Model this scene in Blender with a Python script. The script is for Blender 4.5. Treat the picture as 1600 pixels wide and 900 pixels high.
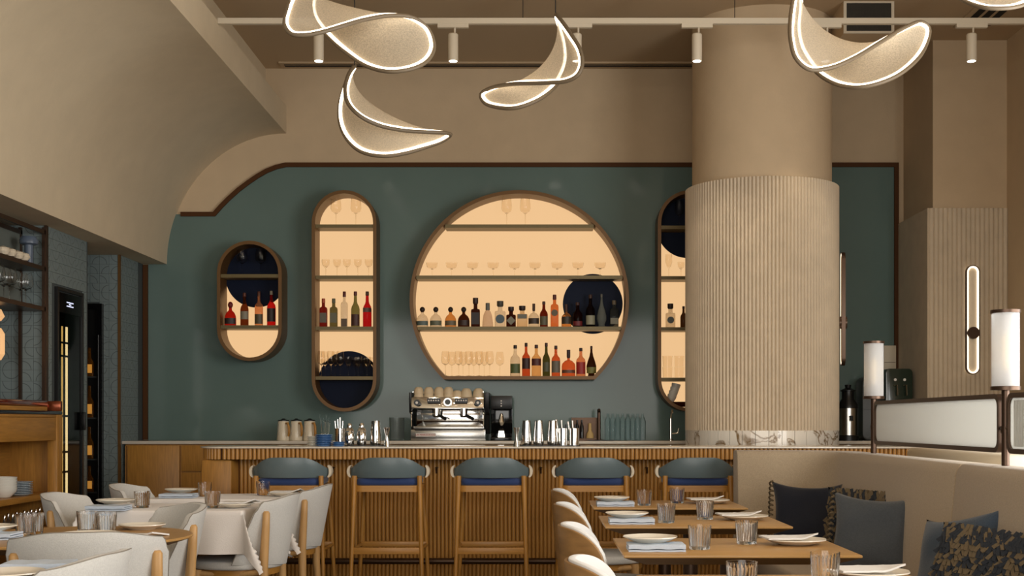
import bpy, bmesh, math, random
from mathutils import Vector, Matrix
random.seed(7)
for o in list(bpy.data.objects): bpy.data.objects.remove(o)
sc = bpy.context.scene
C = sc.collection
R = math.radians
PI = math.pi
# ---------------------------------------------------------------- camera
EYE = 1.22; F = 2000.0; CX = 840.0; CY = 658.0           # focal length and principal point of the 1600 x 900 photograph
cam = bpy.data.cameras.new('camera'); cam.sensor_width = 36; cam.lens = 36 * F / 1600
cam.shift_x = -(CX - 800) / 1600; cam.shift_y = (CY - 450) / 1600; cam.clip_start = .05
camo = bpy.data.objects.new('camera', cam); C.objects.link(camo)
camo.location = (0, 0, EYE); camo.rotation_euler = (PI / 2, 0, 0); sc.camera = camo
# ---------------------------------------------------------------- world, daylight, exposure
def lin(c):
    return tuple(((v / 255) / 12.92 if v / 255 <= .04045 else ((v / 255 + .055) / 1.055) ** 2.4) for v in c[:3])
w = bpy.data.worlds.new('world'); sc.world = w; w.use_nodes = True
w.node_tree.nodes['Background'].inputs[0].default_value = (.85, .92, 1, 1)
w.node_tree.nodes['Background'].inputs[1].default_value = .12
def area(name, loc, rot, sx, sy, power, col):
    l = bpy.data.lights.new(name, 'AREA'); l.shape = 'RECTANGLE'; l.size = sx; l.size_y = sy; l.energy = power; l.color = col
    o = bpy.data.objects.new(name, l); C.objects.link(o); o.location = loc; o.rotation_euler = rot
    return o
area('daylight_side_window', (3.8, 3.6, 1.9), (0, R(90), 0), 2.6, 4.6, 355, (1, .98, .945))      # tall windows in the right wall, nearer than the frame shows
area('daylight_front_fill', (-.4, -2.4, 1.9), (R(90), 0, 0), 6.6, 2.6, 300, (1, .95, .88))   # soft fill added behind the photographer, standing in for a glazed front
sc.view_settings.view_transform = 'Standard'; sc.view_settings.look = 'None'
sc.view_settings.gamma = 1; sc.view_settings.use_curve_mapping = False; sc.view_settings.exposure = 0.0
# ---------------------------------------------------------------- materials
M = {}
def mat(name, col, rough=.5, metal=0, spec=.5, trans=0, ior=1.45, emit=None, estr=1, noise=0, nscale=20, nstretch=(1, 1, 1), bump=0, bscale=60, coat=0, sheen=0, alpha=1):
    m = bpy.data.materials.new(name); m.use_nodes = True; nt = m.node_tree; b = nt.nodes['Principled BSDF']
    c = lin(col) + (1,)
    b.inputs['Base Color'].default_value = c; b.inputs['Roughness'].default_value = rough; b.inputs['Metallic'].default_value = metal
    b.inputs['Specular IOR Level'].default_value = spec; b.inputs['Transmission Weight'].default_value = trans; b.inputs['IOR'].default_value = ior
    b.inputs['Coat Weight'].default_value = coat; b.inputs['Coat Roughness'].default_value = .08; b.inputs['Sheen Weight'].default_value = sheen; b.inputs['Alpha'].default_value = alpha
    if emit:
        b.inputs['Emission Color'].default_value = lin(emit) + (1,); b.inputs['Emission Strength'].default_value = estr
    if noise or bump:
        tc = nt.nodes.new('ShaderNodeTexCoord'); mp = nt.nodes.new('ShaderNodeMapping'); mp.inputs['Scale'].default_value = nstretch
        nt.links.new(tc.outputs['Object'], mp.inputs[0])
    if noise:
        n = nt.nodes.new('ShaderNodeTexNoise'); n.inputs['Scale'].default_value = nscale; n.inputs['Detail'].default_value = 5
        nt.links.new(mp.outputs[0], n.inputs['Vector'])
        r = nt.nodes.new('ShaderNodeValToRGB'); r.color_ramp.elements[0].position = .3; r.color_ramp.elements[1].position = .7
        r.color_ramp.elements[0].color = tuple(x * (1 - noise) for x in c[:3]) + (1,); r.color_ramp.elements[1].color = tuple(min(1, x * (1 + noise)) for x in c[:3]) + (1,)
        nt.links.new(n.outputs['Fac'], r.inputs[0]); nt.links.new(r.outputs[0], b.inputs['Base Color'])
    if bump:
        n2 = nt.nodes.new('ShaderNodeTexNoise'); n2.inputs['Scale'].default_value = bscale; n2.inputs['Detail'].default_value = 3
        nt.links.new(mp.outputs[0], n2.inputs['Vector'])
        bp = nt.nodes.new('ShaderNodeBump'); bp.inputs['Strength'].default_value = bump; bp.inputs['Distance'].default_value = .004
        nt.links.new(n2.outputs['Fac'], bp.inputs['Height']); nt.links.new(bp.outputs[0], b.inputs['Normal'])
    M[name] = m
    return m
mat('plaster', (198, 176, 145), .85, bump=.25, bscale=45, noise=.03, nscale=6)
mat('ceiling', (186, 163, 132), .9)
mat('trowel', (204, 188, 164), .8, bump=.5, bscale=30, noise=.05, nscale=9)
mat('vault', (206, 190, 162), .85, bump=.5, bscale=22, noise=.03, nscale=5)
mat('teal', (99, 118, 113), .085, spec=.22, noise=.05, nscale=1.5)
mat('brown', (76, 46, 20), .6, spec=.2)
mat('floor', (96, 84, 70), .5, noise=.1, nscale=4)
mat('oak', (172, 122, 54), .42, noise=.17, nscale=9, nstretch=(9, 9, .7), bump=.08, bscale=80)
mat('oak_x', (174, 124, 58), .38, noise=.13, nscale=9, nstretch=(.7, 9, 9), bump=.05, bscale=80)
mat('oak_y', (172, 122, 54), .42, noise=.17, nscale=9, nstretch=(9, .7, 9), bump=.05, bscale=80)
mat('oak_pale', (192, 150, 96), .45, noise=.12, nscale=8, nstretch=(9, 9, .8))
mat('slat', (178, 128, 62), .3, noise=.16, nscale=7, nstretch=(12, 12, .6))
mat('veneer', (156, 118, 72), .4, noise=.2, nscale=4, nstretch=(2, 2, 9))
mat('table', (182, 140, 84), .32, noise=.1, nscale=7, nstretch=(.7, 10, 10))
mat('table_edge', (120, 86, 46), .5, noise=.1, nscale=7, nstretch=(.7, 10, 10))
mat('brass_frame', (104, 72, 32), .4, metal=.25)
mat('shelf', (106, 92, 58), .4, metal=.3)
mat('glow', (60, 45, 30), .6, emit=(236, 192, 140), estr=1.0)
mat('navy', (16, 24, 44), .5, spec=.12)
mat('blue_seat', (34, 56, 104), .75, sheen=.3, bump=.2, bscale=300)
mat('leather', (96, 110, 113), .32, bump=.15, bscale=220, noise=.04, nscale=8)
mat('fabric', (206, 204, 198), .95, sheen=.25, bump=.55, bscale=420, noise=.06, nscale=160)
mat('fabric_white', (226, 226, 223), .95, sheen=.2, bump=.35, bscale=420)
mat('linen', (176, 158, 132), .95, sheen=.3, bump=.6, bscale=330, noise=.1, nscale=150)
mat('linen_light', (214, 202, 180), .95, bump=.4, bscale=330)
mat('cloth', (234, 227, 220), .9, sheen=.2, bump=.2, bscale=200)
mat('napkin', (196, 208, 222), .9, bump=.4, bscale=120)
mat('napkin_white', (232, 230, 226), .9, bump=.4, bscale=120)
mat('plate', (234, 226, 210), .3, coat=.4)
mat('ceramic', (216, 204, 180), .35, coat=.4)
mat('ceramic_tan', (206, 186, 154), .4)
mat('china', (226, 224, 214), .25, coat=.5)
mat('china_blue', (70, 120, 178), .35, coat=.4)
mat('china_pattern', (178, 190, 198), .3, noise=.35, nscale=60)
mat('steel', (226, 224, 220), .09, metal=1)
mat('steel_brushed', (186, 184, 178), .25, metal=1)
mat('black', (20, 20, 20), .35)
mat('black_gloss', (14, 14, 15), .08)
mat('bronze', (84, 66, 54), .35, metal=.75)
mat('rail', (74, 52, 34), .3, metal=.5)
mat('copper', (128, 62, 34), .2, metal=.55)
mat('lacquer', (96, 34, 20), .12, coat=.8)
mat('counter', (214, 204, 188), .18, noise=.06, nscale=5, coat=.3)
mat('black_marble', (34, 36, 42), .15, noise=.3, nscale=12)
mat('white_metal', (206, 194, 172), .5)
mat('mushroom', (88, 100, 116), .3)
mat('shell', (214, 200, 176), .6, noise=.15, nscale=30)
mat('glass', (255, 255, 255), .02, trans=1, ior=1.28)
mat('glass_thin', (250, 246, 240), .02, trans=1, ior=1.2)
mat('glass_blue', (246, 252, 253), .03, trans=1, ior=1.07)
mat('glass_smoke', (205, 210, 208), .06, trans=.95, ior=1.2)
mat('pane', (150, 156, 150), .03, trans=1, ior=1.2)
mat('slate_cloth', (76, 82, 88), .95, sheen=.3, bump=.6, bscale=300, noise=.12, nscale=120)
mat('navy_cloth', (30, 34, 46), .95, sheen=.2, bump=.5, bscale=300)
mat('blue_cloth', (60, 74, 90), .95, sheen=.3, bump=.6, bscale=300, noise=.1, nscale=120)
mat('flap_tan', (104, 90, 68), .95, bump=.5, bscale=300)
mat('flap_dark', (44, 48, 54), .95, bump=.5, bscale=300)
mat('mesh_grille', (70, 66, 58), .6, metal=.4)
mat('slot', (22, 19, 15), .8)
mat('led', (255, 240, 215), .5, emit=(255, 234, 204), estr=5.0)
mat('led_soft', (255, 230, 190), .5, emit=(255, 216, 160), estr=3.0)
mat('led_amber', (255, 200, 120), .5, emit=(255, 196, 110), estr=1.7)
mat('spot_lens', (255, 250, 240), .5, emit=(255, 250, 240), estr=4)
mat('digits', (220, 225, 255), .5, emit=(214, 222, 255), estr=1.2)
mat('bulb', (255, 225, 170), .5, emit=(255, 222, 170), estr=.7)
mat('frame_grey', (112, 98, 78), .5)
mat('piping', (140, 132, 120), .8)
mat('label_glow', (200, 140, 60), .4, emit=(226, 156, 66), estr=.4)  # bottle labels glow by emission, in place of the wine fridge's amber light
mat('led_loop', (255, 240, 215), .5, emit=(255, 236, 208), estr=1.5)
mat('downlight', (255, 250, 240), .5, emit=(255, 246, 232), estr=70)
mat('bamboo', (190, 160, 104), .6)
mat('green_enamel', (30, 44, 34), .25, coat=.5)
mat('charcoal', (62, 64, 62), .4)
mat('red_text', (170, 40, 34), .5)
mat('badge', (222, 214, 204), .4)
mat('peach', (232, 190, 140), .6, emit=(226, 170, 116), estr=.6)
mat('cord', (50, 44, 36), .6)
def add_nodes(m): return m.node_tree.nodes, m.node_tree.links, m.node_tree.nodes['Principled BSDF']
def marble():
    m = mat('marble', (226, 220, 208), .25, coat=.3); n, l, b = add_nodes(m)
    tc = n.new('ShaderNodeTexCoord'); no = n.new('ShaderNodeTexNoise'); no.inputs['Scale'].default_value = 3.2; no.inputs['Detail'].default_value = 8; no.inputs['Distortion'].default_value = 1.4
    l.new(tc.outputs['Object'], no.inputs['Vector'])
    r = n.new('ShaderNodeValToRGB'); e = r.color_ramp.elements; e[0].position = .47; e[0].color = lin((228, 222, 210)) + (1,); e[1].position = .53; e[1].color = lin((222, 214, 202)) + (1,)
    k = r.color_ramp.elements.new(.5); k.color = lin((120, 92, 50)) + (1,)
    l.new(no.outputs['Fac'], r.inputs[0]); l.new(r.outputs[0], b.inputs['Base Color'])
marble()
def tile_mat():
    m = mat('tile', (84, 98, 102), .42); n, l, b = add_nodes(m)
    uv = n.new('ShaderNodeUVMap'); ln = n.new('ShaderNodeVectorMath'); ln.operation = 'LENGTH'; l.new(uv.outputs[0], ln.inputs[0])
    r = n.new('ShaderNodeValToRGB'); r.color_ramp.interpolation = 'CONSTANT'; e = r.color_ramp.elements
    base = lin((118, 130, 130)) + (1,); dk = lin((84, 93, 94)) + (1,)
    e[0].color = base; e[1].position = .74; e[1].color = dk; k = e.new(.81); k.color = base
    l.new(ln.outputs['Value'], r.inputs[0]); l.new(r.outputs[0], b.inputs['Base Color'])
tile_mat()
mat('grout', (70, 76, 76), .9)
def membrane():
    m = bpy.data.materials.new('membrane'); m.use_nodes = True; n = m.node_tree.nodes; l = m.node_tree.links
    for x in list(n): n.remove(x)
    o = n.new('ShaderNodeOutputMaterial'); d = n.new('ShaderNodeBsdfDiffuse'); t = n.new('ShaderNodeBsdfTranslucent'); tr = n.new('ShaderNodeBsdfTransparent')
    d.inputs[0].default_value = lin((220, 208, 186)) + (1,); t.inputs[0].default_value = lin((220, 204, 180)) + (1,)
    a = n.new('ShaderNodeMixShader'); a.inputs[0].default_value = .4; l.new(d.outputs[0], a.inputs[1]); l.new(t.outputs[0], a.inputs[2])
    tc = n.new('ShaderNodeTexCoord'); no = n.new('ShaderNodeTexNoise'); no.inputs['Scale'].default_value = 150; no.inputs['Detail'].default_value = 2; l.new(tc.outputs['Object'], no.inputs['Vector'])
    mr = n.new('ShaderNodeMapRange'); mr.inputs[1].default_value = .35; mr.inputs[2].default_value = .65; mr.inputs[3].default_value = .1; mr.inputs[4].default_value = .34; l.new(no.outputs['Fac'], mr.inputs[0])
    b = n.new('ShaderNodeMixShader'); l.new(mr.outputs[0], b.inputs[0]); l.new(a.outputs[0], b.inputs[1]); l.new(tr.outputs[0], b.inputs[2])
    l.new(b.outputs[0], o.inputs[0]); M['membrane'] = m
membrane()
def shade_mat():
    m = bpy.data.materials.new('shade'); m.use_nodes = True; n = m.node_tree.nodes; l = m.node_tree.links
    for x in list(n): n.remove(x)
    o = n.new('ShaderNodeOutputMaterial'); d = n.new('ShaderNodeBsdfDiffuse'); t = n.new('ShaderNodeBsdfTranslucent')
    d.inputs[0].default_value = (.8, .81, .82, 1); t.inputs[0].default_value = (.85, .85, .84, 1)
    a = n.new('ShaderNodeMixShader'); a.inputs[0].default_value = .55; l.new(d.outputs[0], a.inputs[1]); l.new(t.outputs[0], a.inputs[2])
    g = n.new('ShaderNodeBsdfRefraction'); g.inputs['IOR'].default_value = 1.02; g.inputs['Roughness'].default_value = .55; c = n.new('ShaderNodeMixShader'); c.inputs[0].default_value = .35
    l.new(a.outputs[0], c.inputs[1]); l.new(g.outputs[0], c.inputs[2]); l.new(c.outputs[0], o.inputs[0]); M['shade'] = m
shade_mat()
def frosted(name, col):
    m = bpy.data.materials.new(name); m.use_nodes = True; n = m.node_tree.nodes; l = m.node_tree.links
    b = n['Principled BSDF']; o = n['Material Output']; b.inputs['Base Color'].default_value = lin(col) + (1,); b.inputs['Roughness'].default_value = .3
    t = n.new('ShaderNodeBsdfTranslucent'); t.inputs[0].default_value = lin(col) + (1,)
    a = n.new('ShaderNodeMixShader'); a.inputs[0].default_value = .5; l.new(b.outputs[0], a.inputs[1]); l.new(t.outputs[0], a.inputs[2]); l.new(a.outputs[0], o.inputs[0]); M[name] = m
frosted('frosted_panel', (224, 224, 220)); frosted('glass_back', (150, 156, 148))
def liquid(name, col, rough=.05):
    return mat(name, col, rough, trans=.9, ior=1.15)
LIQ = {}
def glasscol(col):
    k = 'liquid_%d_%d_%d' % tuple(col)
    if k not in M:
        m = mat(k, col, .06, trans=.75, ior=1.12)
    return k
def flat(col):
    k = 'paint_%d_%d_%d' % tuple(col)
    if k not in M: mat(k, col, .5)
    return k
# ---------------------------------------------------------------- mesh builder
def W(x, y, D): return Vector(((x - CX) * D / F, D, EYE - (y - CY) * D / F))
class MB:
    def __init__(s): s.v = []; s.f = []
    def add(s, vs, fs):
        n = len(s.v); s.v += [tuple(p) for p in vs]; s.f += [tuple(i + n for i in q) for q in fs]; return s
    def box(s, x0, x1, y0, y1, z0, z1):
        return s.add([(x0, y0, z0), (x1, y0, z0), (x1, y1, z0), (x0, y1, z0), (x0, y0, z1), (x1, y0, z1), (x1, y1, z1), (x0, y1, z1)],
                     [(0, 3, 2, 1), (4, 5, 6, 7), (0, 1, 5, 4), (1, 2, 6, 5), (2, 3, 7, 6), (3, 0, 4, 7)])
    def prism(s, poly, a, b, axis='z'):
        n = len(poly)
        P = (lambda p, h: (p[0], p[1], h)) if axis == 'z' else ((lambda p, h: (p[0], h, p[1])) if axis == 'y' else (lambda p, h: (h, p[0], p[1])))
        return s.add([P(p, a) for p in poly] + [P(p, b) for p in poly],
                     [tuple(range(n))[::-1], tuple(range(n, 2 * n))] + [(i, (i + 1) % n, n + (i + 1) % n, n + i) for i in range(n)])
    def ring(s, outer, inner, a, b, axis='y'):
        n = len(outer)
        P = (lambda p, h: (p[0], h, p[1])) if axis == 'y' else ((lambda p, h: (p[0], p[1], h)) if axis == 'z' else (lambda p, h: (h, p[0], p[1])))
        vs = [P(p, a) for p in outer] + [P(p, a) for p in inner] + [P(p, b) for p in outer] + [P(p, b) for p in inner]; fs = []
        for i in range(n):
            j = (i + 1) % n
            fs += [(i, j, n + j, n + i), (2 * n + j, 2 * n + i, 3 * n + i, 3 * n + j), (i, 2 * n + i, 2 * n + j, j), (n + j, 3 * n + j, 3 * n + i, n + i)]
        return s.add(vs, fs)
    def lathe(s, prof, seg=20, c=(0, 0, 0), sq=0, sx=1, sy=1, cap=True, ribs=0, ramp=0):
        vs = []; n = len(prof)
        for r, z in prof:
            for k in range(seg):
                a = 2 * PI * k / seg; ca, sa = math.cos(a), math.sin(a)
                q = r
                if sq: q = r / (abs(ca) ** sq + abs(sa) ** sq) ** (1 / sq)
                if ribs: q = r * (1 + ramp * math.cos(ribs * a))
                vs.append((c[0] + q * ca * sx, c[1] + q * sa * sy, c[2] + z))
        fs = [(i * seg + k, i * seg + (k + 1) % seg, (i + 1) * seg + (k + 1) % seg, (i + 1) * seg + k) for i in range(n - 1) for k in range(seg)]
        if cap: fs += [tuple(range(seg))[::-1], tuple(range((n - 1) * seg, n * seg))]
        return s.add(vs, fs)
    def cyl(s, p0, p1, r, seg=12, r1=None): return s.tube([p0, p1], [r, r if r1 is None else r1], seg)
    def tube(s, pts, r, seg=8, closed=False, cap=True):
        pts = [Vector(p) for p in pts]; n = len(pts); vs = []
        rs = r if isinstance(r, (list, tuple)) else [r] * n
        T = []
        for i in range(n):
            if closed: t = pts[(i + 1) % n] - pts[i - 1]
            else: t = pts[min(i + 1, n - 1)] - pts[max(i - 1, 0)]
            T.append(t.normalized())
        up = Vector((0, 0, 1)) if abs(T[0].z) < .9 else Vector((1, 0, 0))
        N = (up - T[0] * up.dot(T[0])).normalized()
        for i in range(n):
            N = (N - T[i] * N.dot(T[i])).normalized(); B = T[i].cross(N)
            for k in range(seg):
                a = 2 * PI * k / seg; vs.append(pts[i] + (N * math.cos(a) + B * math.sin(a)) * rs[i])
        m = n if closed else n - 1
        fs = []
        for i in range(m):
            j = (i + 1) % n
            for k in range(seg): fs.append((i * seg + k, i * seg + (k + 1) % seg, j * seg + (k + 1) % seg, j * seg + k))
        if cap and not closed: fs += [tuple(range(seg))[::-1], tuple(range((n - 1) * seg, n * seg))]
        return s.add(vs, fs)
    def grid(s, rows, cu=False, cv=False):
        n = len(rows); m = len(rows[0]); fs = []
        for i in range(n if cu else n - 1):
            for k in range(m if cv else m - 1):
                a, b = (i + 1) % n, (k + 1) % m
                fs.append((i * m + k, i * m + b, a * m + b, a * m + k))
        return s.add([p for r in rows for p in r], fs)
    def mesh(s, name, bevel=0, angle=38, bseg=2, smooth=True, tri=False):
        me = bpy.data.meshes.new(name); bm = bmesh.new()
        vv = [bm.verts.new(p) for p in s.v]
        for q in s.f:
            try: bm.faces.new([vv[i] for i in q])
            except ValueError: pass
        bmesh.ops.remove_doubles(bm, verts=bm.verts, dist=1e-6)
        bmesh.ops.recalc_face_normals(bm, faces=bm.faces)
        if bevel:
            ed = [e for e in bm.edges if len(e.link_faces) == 2 and e.calc_face_angle(0) > R(30)]
            bmesh.ops.bevel(bm, geom=ed, offset=bevel, segments=bseg, profile=.5, affect='EDGES', clamp_overlap=True)
        for q in bm.faces: q.smooth = smooth
        bm.to_mesh(me); bm.free()
        if smooth: me.set_sharp_from_angle(angle=R(angle))
        return me
    def build(s, name, m, parent=None, label=None, cat=None, group=None, kind=None, loc=None, **kw):
        me = s.mesh(name, **kw); me.materials.append(M[m] if isinstance(m, str) else m)
        return link(name, me, parent, label, cat, group, kind, loc)
def link(name, me, parent=None, label=None, cat=None, group=None, kind=None, loc=None):
    o = bpy.data.objects.new(name, me); C.objects.link(o)
    if parent: o.parent = parent
    if loc is not None: o.location = loc
    if label: o['label'] = label
    if cat: o['category'] = cat
    if group: o['group'] = group
    if kind: o['kind'] = kind
    return o
def thing(name, label, cat, loc=(0, 0, 0), rz=0, group=None, rx=0, ry=0):
    o = link(name, None, None, label, cat, group, None, loc); o.rotation_euler = (rx, ry, rz); o.empty_display_size = .1
    return o
def dup(root, loc, rz=None, label=None, group=None):
    r = root.copy(); C.objects.link(r); r.location = loc
    if rz is not None: r.rotation_euler = (0, 0, rz)
    if label: r['label'] = label
    if group: r['group'] = group
    for ch in list(root.children):
        c = ch.copy(); C.objects.link(c); c.parent = r
        for g in list(ch.children):
            d = g.copy(); C.objects.link(d); d.parent = c
    return r
def struct(name, mb, m, label, **kw):
    return mb.build(name, m, None, label, kw.pop('cat', 'structure'), kind='structure', **kw)
UP = ['lowest', 'second lowest', 'third from bottom', 'fourth from bottom', 'fifth from bottom', 'sixth from bottom', 'seventh from bottom', 'eighth from bottom']
ORD = ['leftmost', 'second from left', 'third from left', 'fourth from left', 'fifth from left', 'sixth from left', 'seventh from left', 'eighth from left', 'ninth from left', 'tenth from left',
       'eleventh from left', 'twelfth from left', 'thirteenth from left', 'fourteenth from left', 'fifteenth from left', 'sixteenth from left', 'seventeenth from left']
def circ(cx, cz, r, n=64): return [(cx + r * math.cos(2 * PI * i / n), cz + r * math.sin(2 * PI * i / n)) for i in range(n)]
def rrect(w, h, r, n=6, cx=0, cy=0):
    p = []
    for sx, sy, a0 in ((1, 1, 0), (-1, 1, 90), (-1, -1, 180), (1, -1, 270)):
        for i in range(n + 1):
            a = R(a0 + 90 * i / n); p.append((cx + sx * (w / 2 - r) + r * math.cos(a), cy + sy * (h / 2 - r) + r * math.sin(a)))
    return p
def sm(t): t = max(0, min(1, t)); return t * t * (3 - 2 * t)
# ================================================================ THE SETTING
DW = 11.57                                   # back wall
CE = 4.41                                    # ceiling height
XL, XR = -3.56, 3.93
struct('floor', MB().box(-5, 4.2, -3, 11.8, -.1, 0), 'floor', 'dark stone floor under the tables and bar', cat='floor')
struct('ceiling', MB().box(-5, 4.2, -3, 11.8, CE, CE + .1), 'ceiling', 'flat warm beige ceiling over the bar', cat='ceiling')
struct('wall_back', MB().box(-5, 4.2, DW + .012, DW + .2, 0, CE), 'plaster', 'warm beige plaster wall behind the bar', cat='wall')
struct('wall_right', MB().box(XR, XR + .2, 5.9, DW, 0, CE).box(XR, XR + .2, -3, 5.9, 3.2, CE).box(XR, XR + .2, -3, 5.9, 0, .55), 'plaster', 'warm beige plaster wall at the far right edge', cat='wall')
struct('wall_front', MB().box(-5, 4.2, -3.1, -2.6, 3.3, CE).box(-5, 4.2, -3.1, -2.6, 0, .5), 'plaster', 'plaster band of the glazed front behind the viewer', cat='wall')
# teal lacquered glass on the back wall, its outline follows the vault
def topcurve(off=0):
    P = []
    P.append(W(283, 335 - off, DW)); P.append(W(335, 335 - off, DW))
    for x, y in ((346, 322.5), (357.5, 311), (373, 297), (389, 285), (403, 275.5), (417, 267.5), (432, 261.5)): P.append(W(x, y - off, DW))
    P.append(W(447, 258 - off, DW)); P.append(W(1404, 258 - off, DW))
    return [(p.x, p.z) for p in P]
tc = topcurve()
zc = 1.0
pl = [(-3.42, zc), (-3.42, 2.72)] + [(-3.3, W(283, 335, DW).z)] + tc + [(tc[-1][0], zc)]
struct('wall_back_panel', MB().prism(pl, DW - .004, DW + .014, 'y'), 'teal', 'glossy teal lacquered glass panelling behind the bar shelves', cat='wall panel')
def strip(path, w, d0, d1):
    mb = MB(); n = len(path)
    L, Rr = [], []
    for i in range(n):
        a = Vector(path[max(i - 1, 0)]); b = Vector(path[min(i + 1, n - 1)]); t = (b - a).normalized()
        if 0 < i < n - 1:
            t0 = (Vector(path[i]) - a).normalized(); t1 = (b - Vector(path[i])).normalized(); t = (t0 + t1).normalized()
            k = 1 / max(.5, abs(t.dot(t0)))
        else: k = 1
        nn = Vector((-t.y, t.x)) * w / 2 * k; p = Vector(path[i]); L.append(p + nn); Rr.append(p - nn)
    vs = []
    for p in L + Rr: vs += [(p.x, d0, p.y), (p.x, d1, p.y)]
    m = len(L); fs = []
    for i in range(m - 1):
        a, b, c, d = 2 * i, 2 * i + 2, 2 * (m + i), 2 * (m + i) + 2
        fs += [(a, b, d, c), (a + 1, c + 1, d + 1, b + 1), (a, a + 1, b + 1, b), (c, d, d + 1, c + 1)]
    fs += [(0, 2 * m, 2 * m + 1, 1), (2 * m - 2, 2 * m - 1, 4 * m - 1, 4 * m - 2)]
    return mb.add(vs, fs)
xr = W(1400, 258, DW).x
path = [(p[0], p[1]) for p in tc[:-1]] + [(xr, tc[-1][1]), (xr, 1.06)]
struct('trim_1', strip(path, .04, DW - .022, DW + .004), 'brown', 'dark brown moulding outlining the teal panelling along its stepped top', cat='trim', smooth=False)
xl = W(220.5, 500, DW).x
struct('trim_2', MB().box(-3.56, -3.518, DW - .03, DW + .004, 1.055, 2.63), 'brown', 'dark brown upright moulding at left edge of teal panelling', cat='trim')
struct('trim_3', MB().box(-3.518, -3.42, DW - .004, DW + .01, 1.0, 2.66), 'teal', 'narrow teal panel strip right of the brown upright moulding', cat='wall panel')
# vault on the left
XV, ZV, RX, RZ = -2.273, 2.637, 1.077, 1.186
arc = [(XV - RX * math.cos(i / 28 * PI / 2), ZV + RZ * math.sin(i / 28 * PI / 2)) for i in range(29)]
poly = arc + [(XV, 4.068), (-2.46, 4.068), (-2.46, CE), (-4.7, CE), (-4.7, ZV)]
struct('ceiling_vault', MB().prism(poly, .4, DW + .02, 'y'), 'vault', 'curved plaster vault sweeping up the left side', cat='vault', angle=30)
# right pilaster, fluted cladding below and plain plaster above
struct('wall_pilaster', MB().box(3.31, XR + .02, 10.72, DW + .02, 3.0, CE), 'plaster', 'plain beige pilaster above the fluted cladding at right', cat='pilaster')
def flutes(x0, x1, n, y, d):
    P = []
    for i in range(n):
        for k in range(6):
            t = k / 6; x = x0 + (x1 - x0) * (i + t) / n
            P.append((x, y - d * abs(math.sin(PI * (t))) ** .6))
    P.append((x1, y)); return P
fp = flutes(3.275, XR, 17, 10.7, .014)
struct('wall_pilaster_cladding', MB().prism([(3.255, DW), (3.255, 10.69)] + fp + [(XR, DW)], 0, 3.0), 'trowel', 'fluted beige cladding on the lower pilaster at right', cat='pilaster', angle=25)
# round column: plain shaft, fluted sleeve, marble tile skirt
CXc, CYc = 1.81, 10.35
col = thing('column', 'huge round fluted column rising behind the bar counter', 'column', (CXc, CYc, 0)); col['kind'] = 'structure'
MB().lathe([(.556, 3.0), (.556, CE)], 96).build('shaft', 'plaster', col, angle=60)
n = 128; rows = []
prof = []
for i in range(n):
    for k in range(5):
        t = k / 5; a = 2 * PI * (i + t) / n; r = .596 + .017 * abs(math.sin(PI * t)) ** .6
        prof.append((r * math.cos(a), r * math.sin(a)))
MB().prism(prof, 1.145, 3.087).build('fluted_sleeve', 'trowel', col, angle=25)
MB().lathe([(.585, 0), (.585, 1.15)], 96).build('core', 'linen', col, angle=60)
nt_ = 38
for i in range(nt_):
    a0 = 2 * PI * i / nt_ + .003; a1 = 2 * PI * (i + 1) / nt_ - .003
    pts = [(.612 * math.cos(a0 + (a1 - a0) * k / 3), .612 * math.sin(a0 + (a1 - a0) * k / 3)) for k in range(4)] + [(.586 * math.cos(a1 - (a1 - a0) * k / 3), .586 * math.sin(a1 - (a1 - a0) * k / 3)) for k in range(4)]
    MB().prism(pts, .95, 1.148).build('marble_tile', 'marble', col, smooth=False)
# left wall: alcove, tiled pilaster with wine cooler, niche with wine fridge, tiled return
YA, YP0, YP1, YN = 5.2, 9.27, 10.14, 10.90
struct('wall_left', MB().box(-4.7, -4.1, 2.0, YP0, 0, ZV).box(-4.7, -4.45, YP1, YN, 0, ZV), 'grout', 'dark tiled wall at the back of the left alcove', cat='wall')
pil = struct('wall_left_pilaster', MB().box(-4.7, XL - .006, YP0 + .006, YP1, 0, ZV), 'grout', 'grey-green tiled wall section around the wine cooler', cat='wall')
nic = struct('wall_left_niche', MB().box(-4.7, XL - .006, YN + .006, DW, 0, ZV), 'grout', 'grey-green tiled wall section beside the black wine fridge', cat='wall')
TS = .0805
tm = []
for q in range(4):
    mb = MB().box(-TS / 2 + .001, TS / 2 - .001, 0, .007, -TS / 2 + .001, TS / 2 - .001)
    me = bpy.data.meshes.new('tile'); me.from_pydata(mb.v, [], mb.f); uv = me.uv_layers.new(name='UVMap')
    for lp in me.loops:
        p = me.vertices[lp.vertex_index].co; u, v_ = p.x / TS + .5, p.z / TS + .5
        if q & 1: u = 1 - u
        if q & 2: v_ = 1 - v_
        uv.data[lp.index].uv = (u, v_)
    me.materials.append(M['tile']); tm.append(me)
def tile(par, x, y, z, side):
    o = link('tile', random.choice(tm), par, None, None, None, None, (x, y, z))
    if side: o.rotation_euler = (0, 0, PI / 2)
nz = 33
for j in range(nz):
    z = ZV - TS * (j + .5)
    for i in range(10):                                     # side face of the pilaster, around the cooler
        y = YP0 + .03 + TS * (i + .5)
        if 9.40 < y < 10.03 and z < 2.24: continue
        if z > .6 or i > 6: tile(pil, XL, y, z, True)
    if z > 1.25:
        for i in range(5): tile(pil, XL - .01 - TS * (i + .5), YP0, z, False)
    for i in range(6):
        y = YN + .02 + TS * (i + .5)
        if z > .5: tile(nic, XL, y, z, True)
    for i in range(5):
        x = XL - .01 - TS * (i + .5)
        if x < -3.70 and z < 2.25: continue
        if z > .5: tile(nic, x, YN, z, False)
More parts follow.
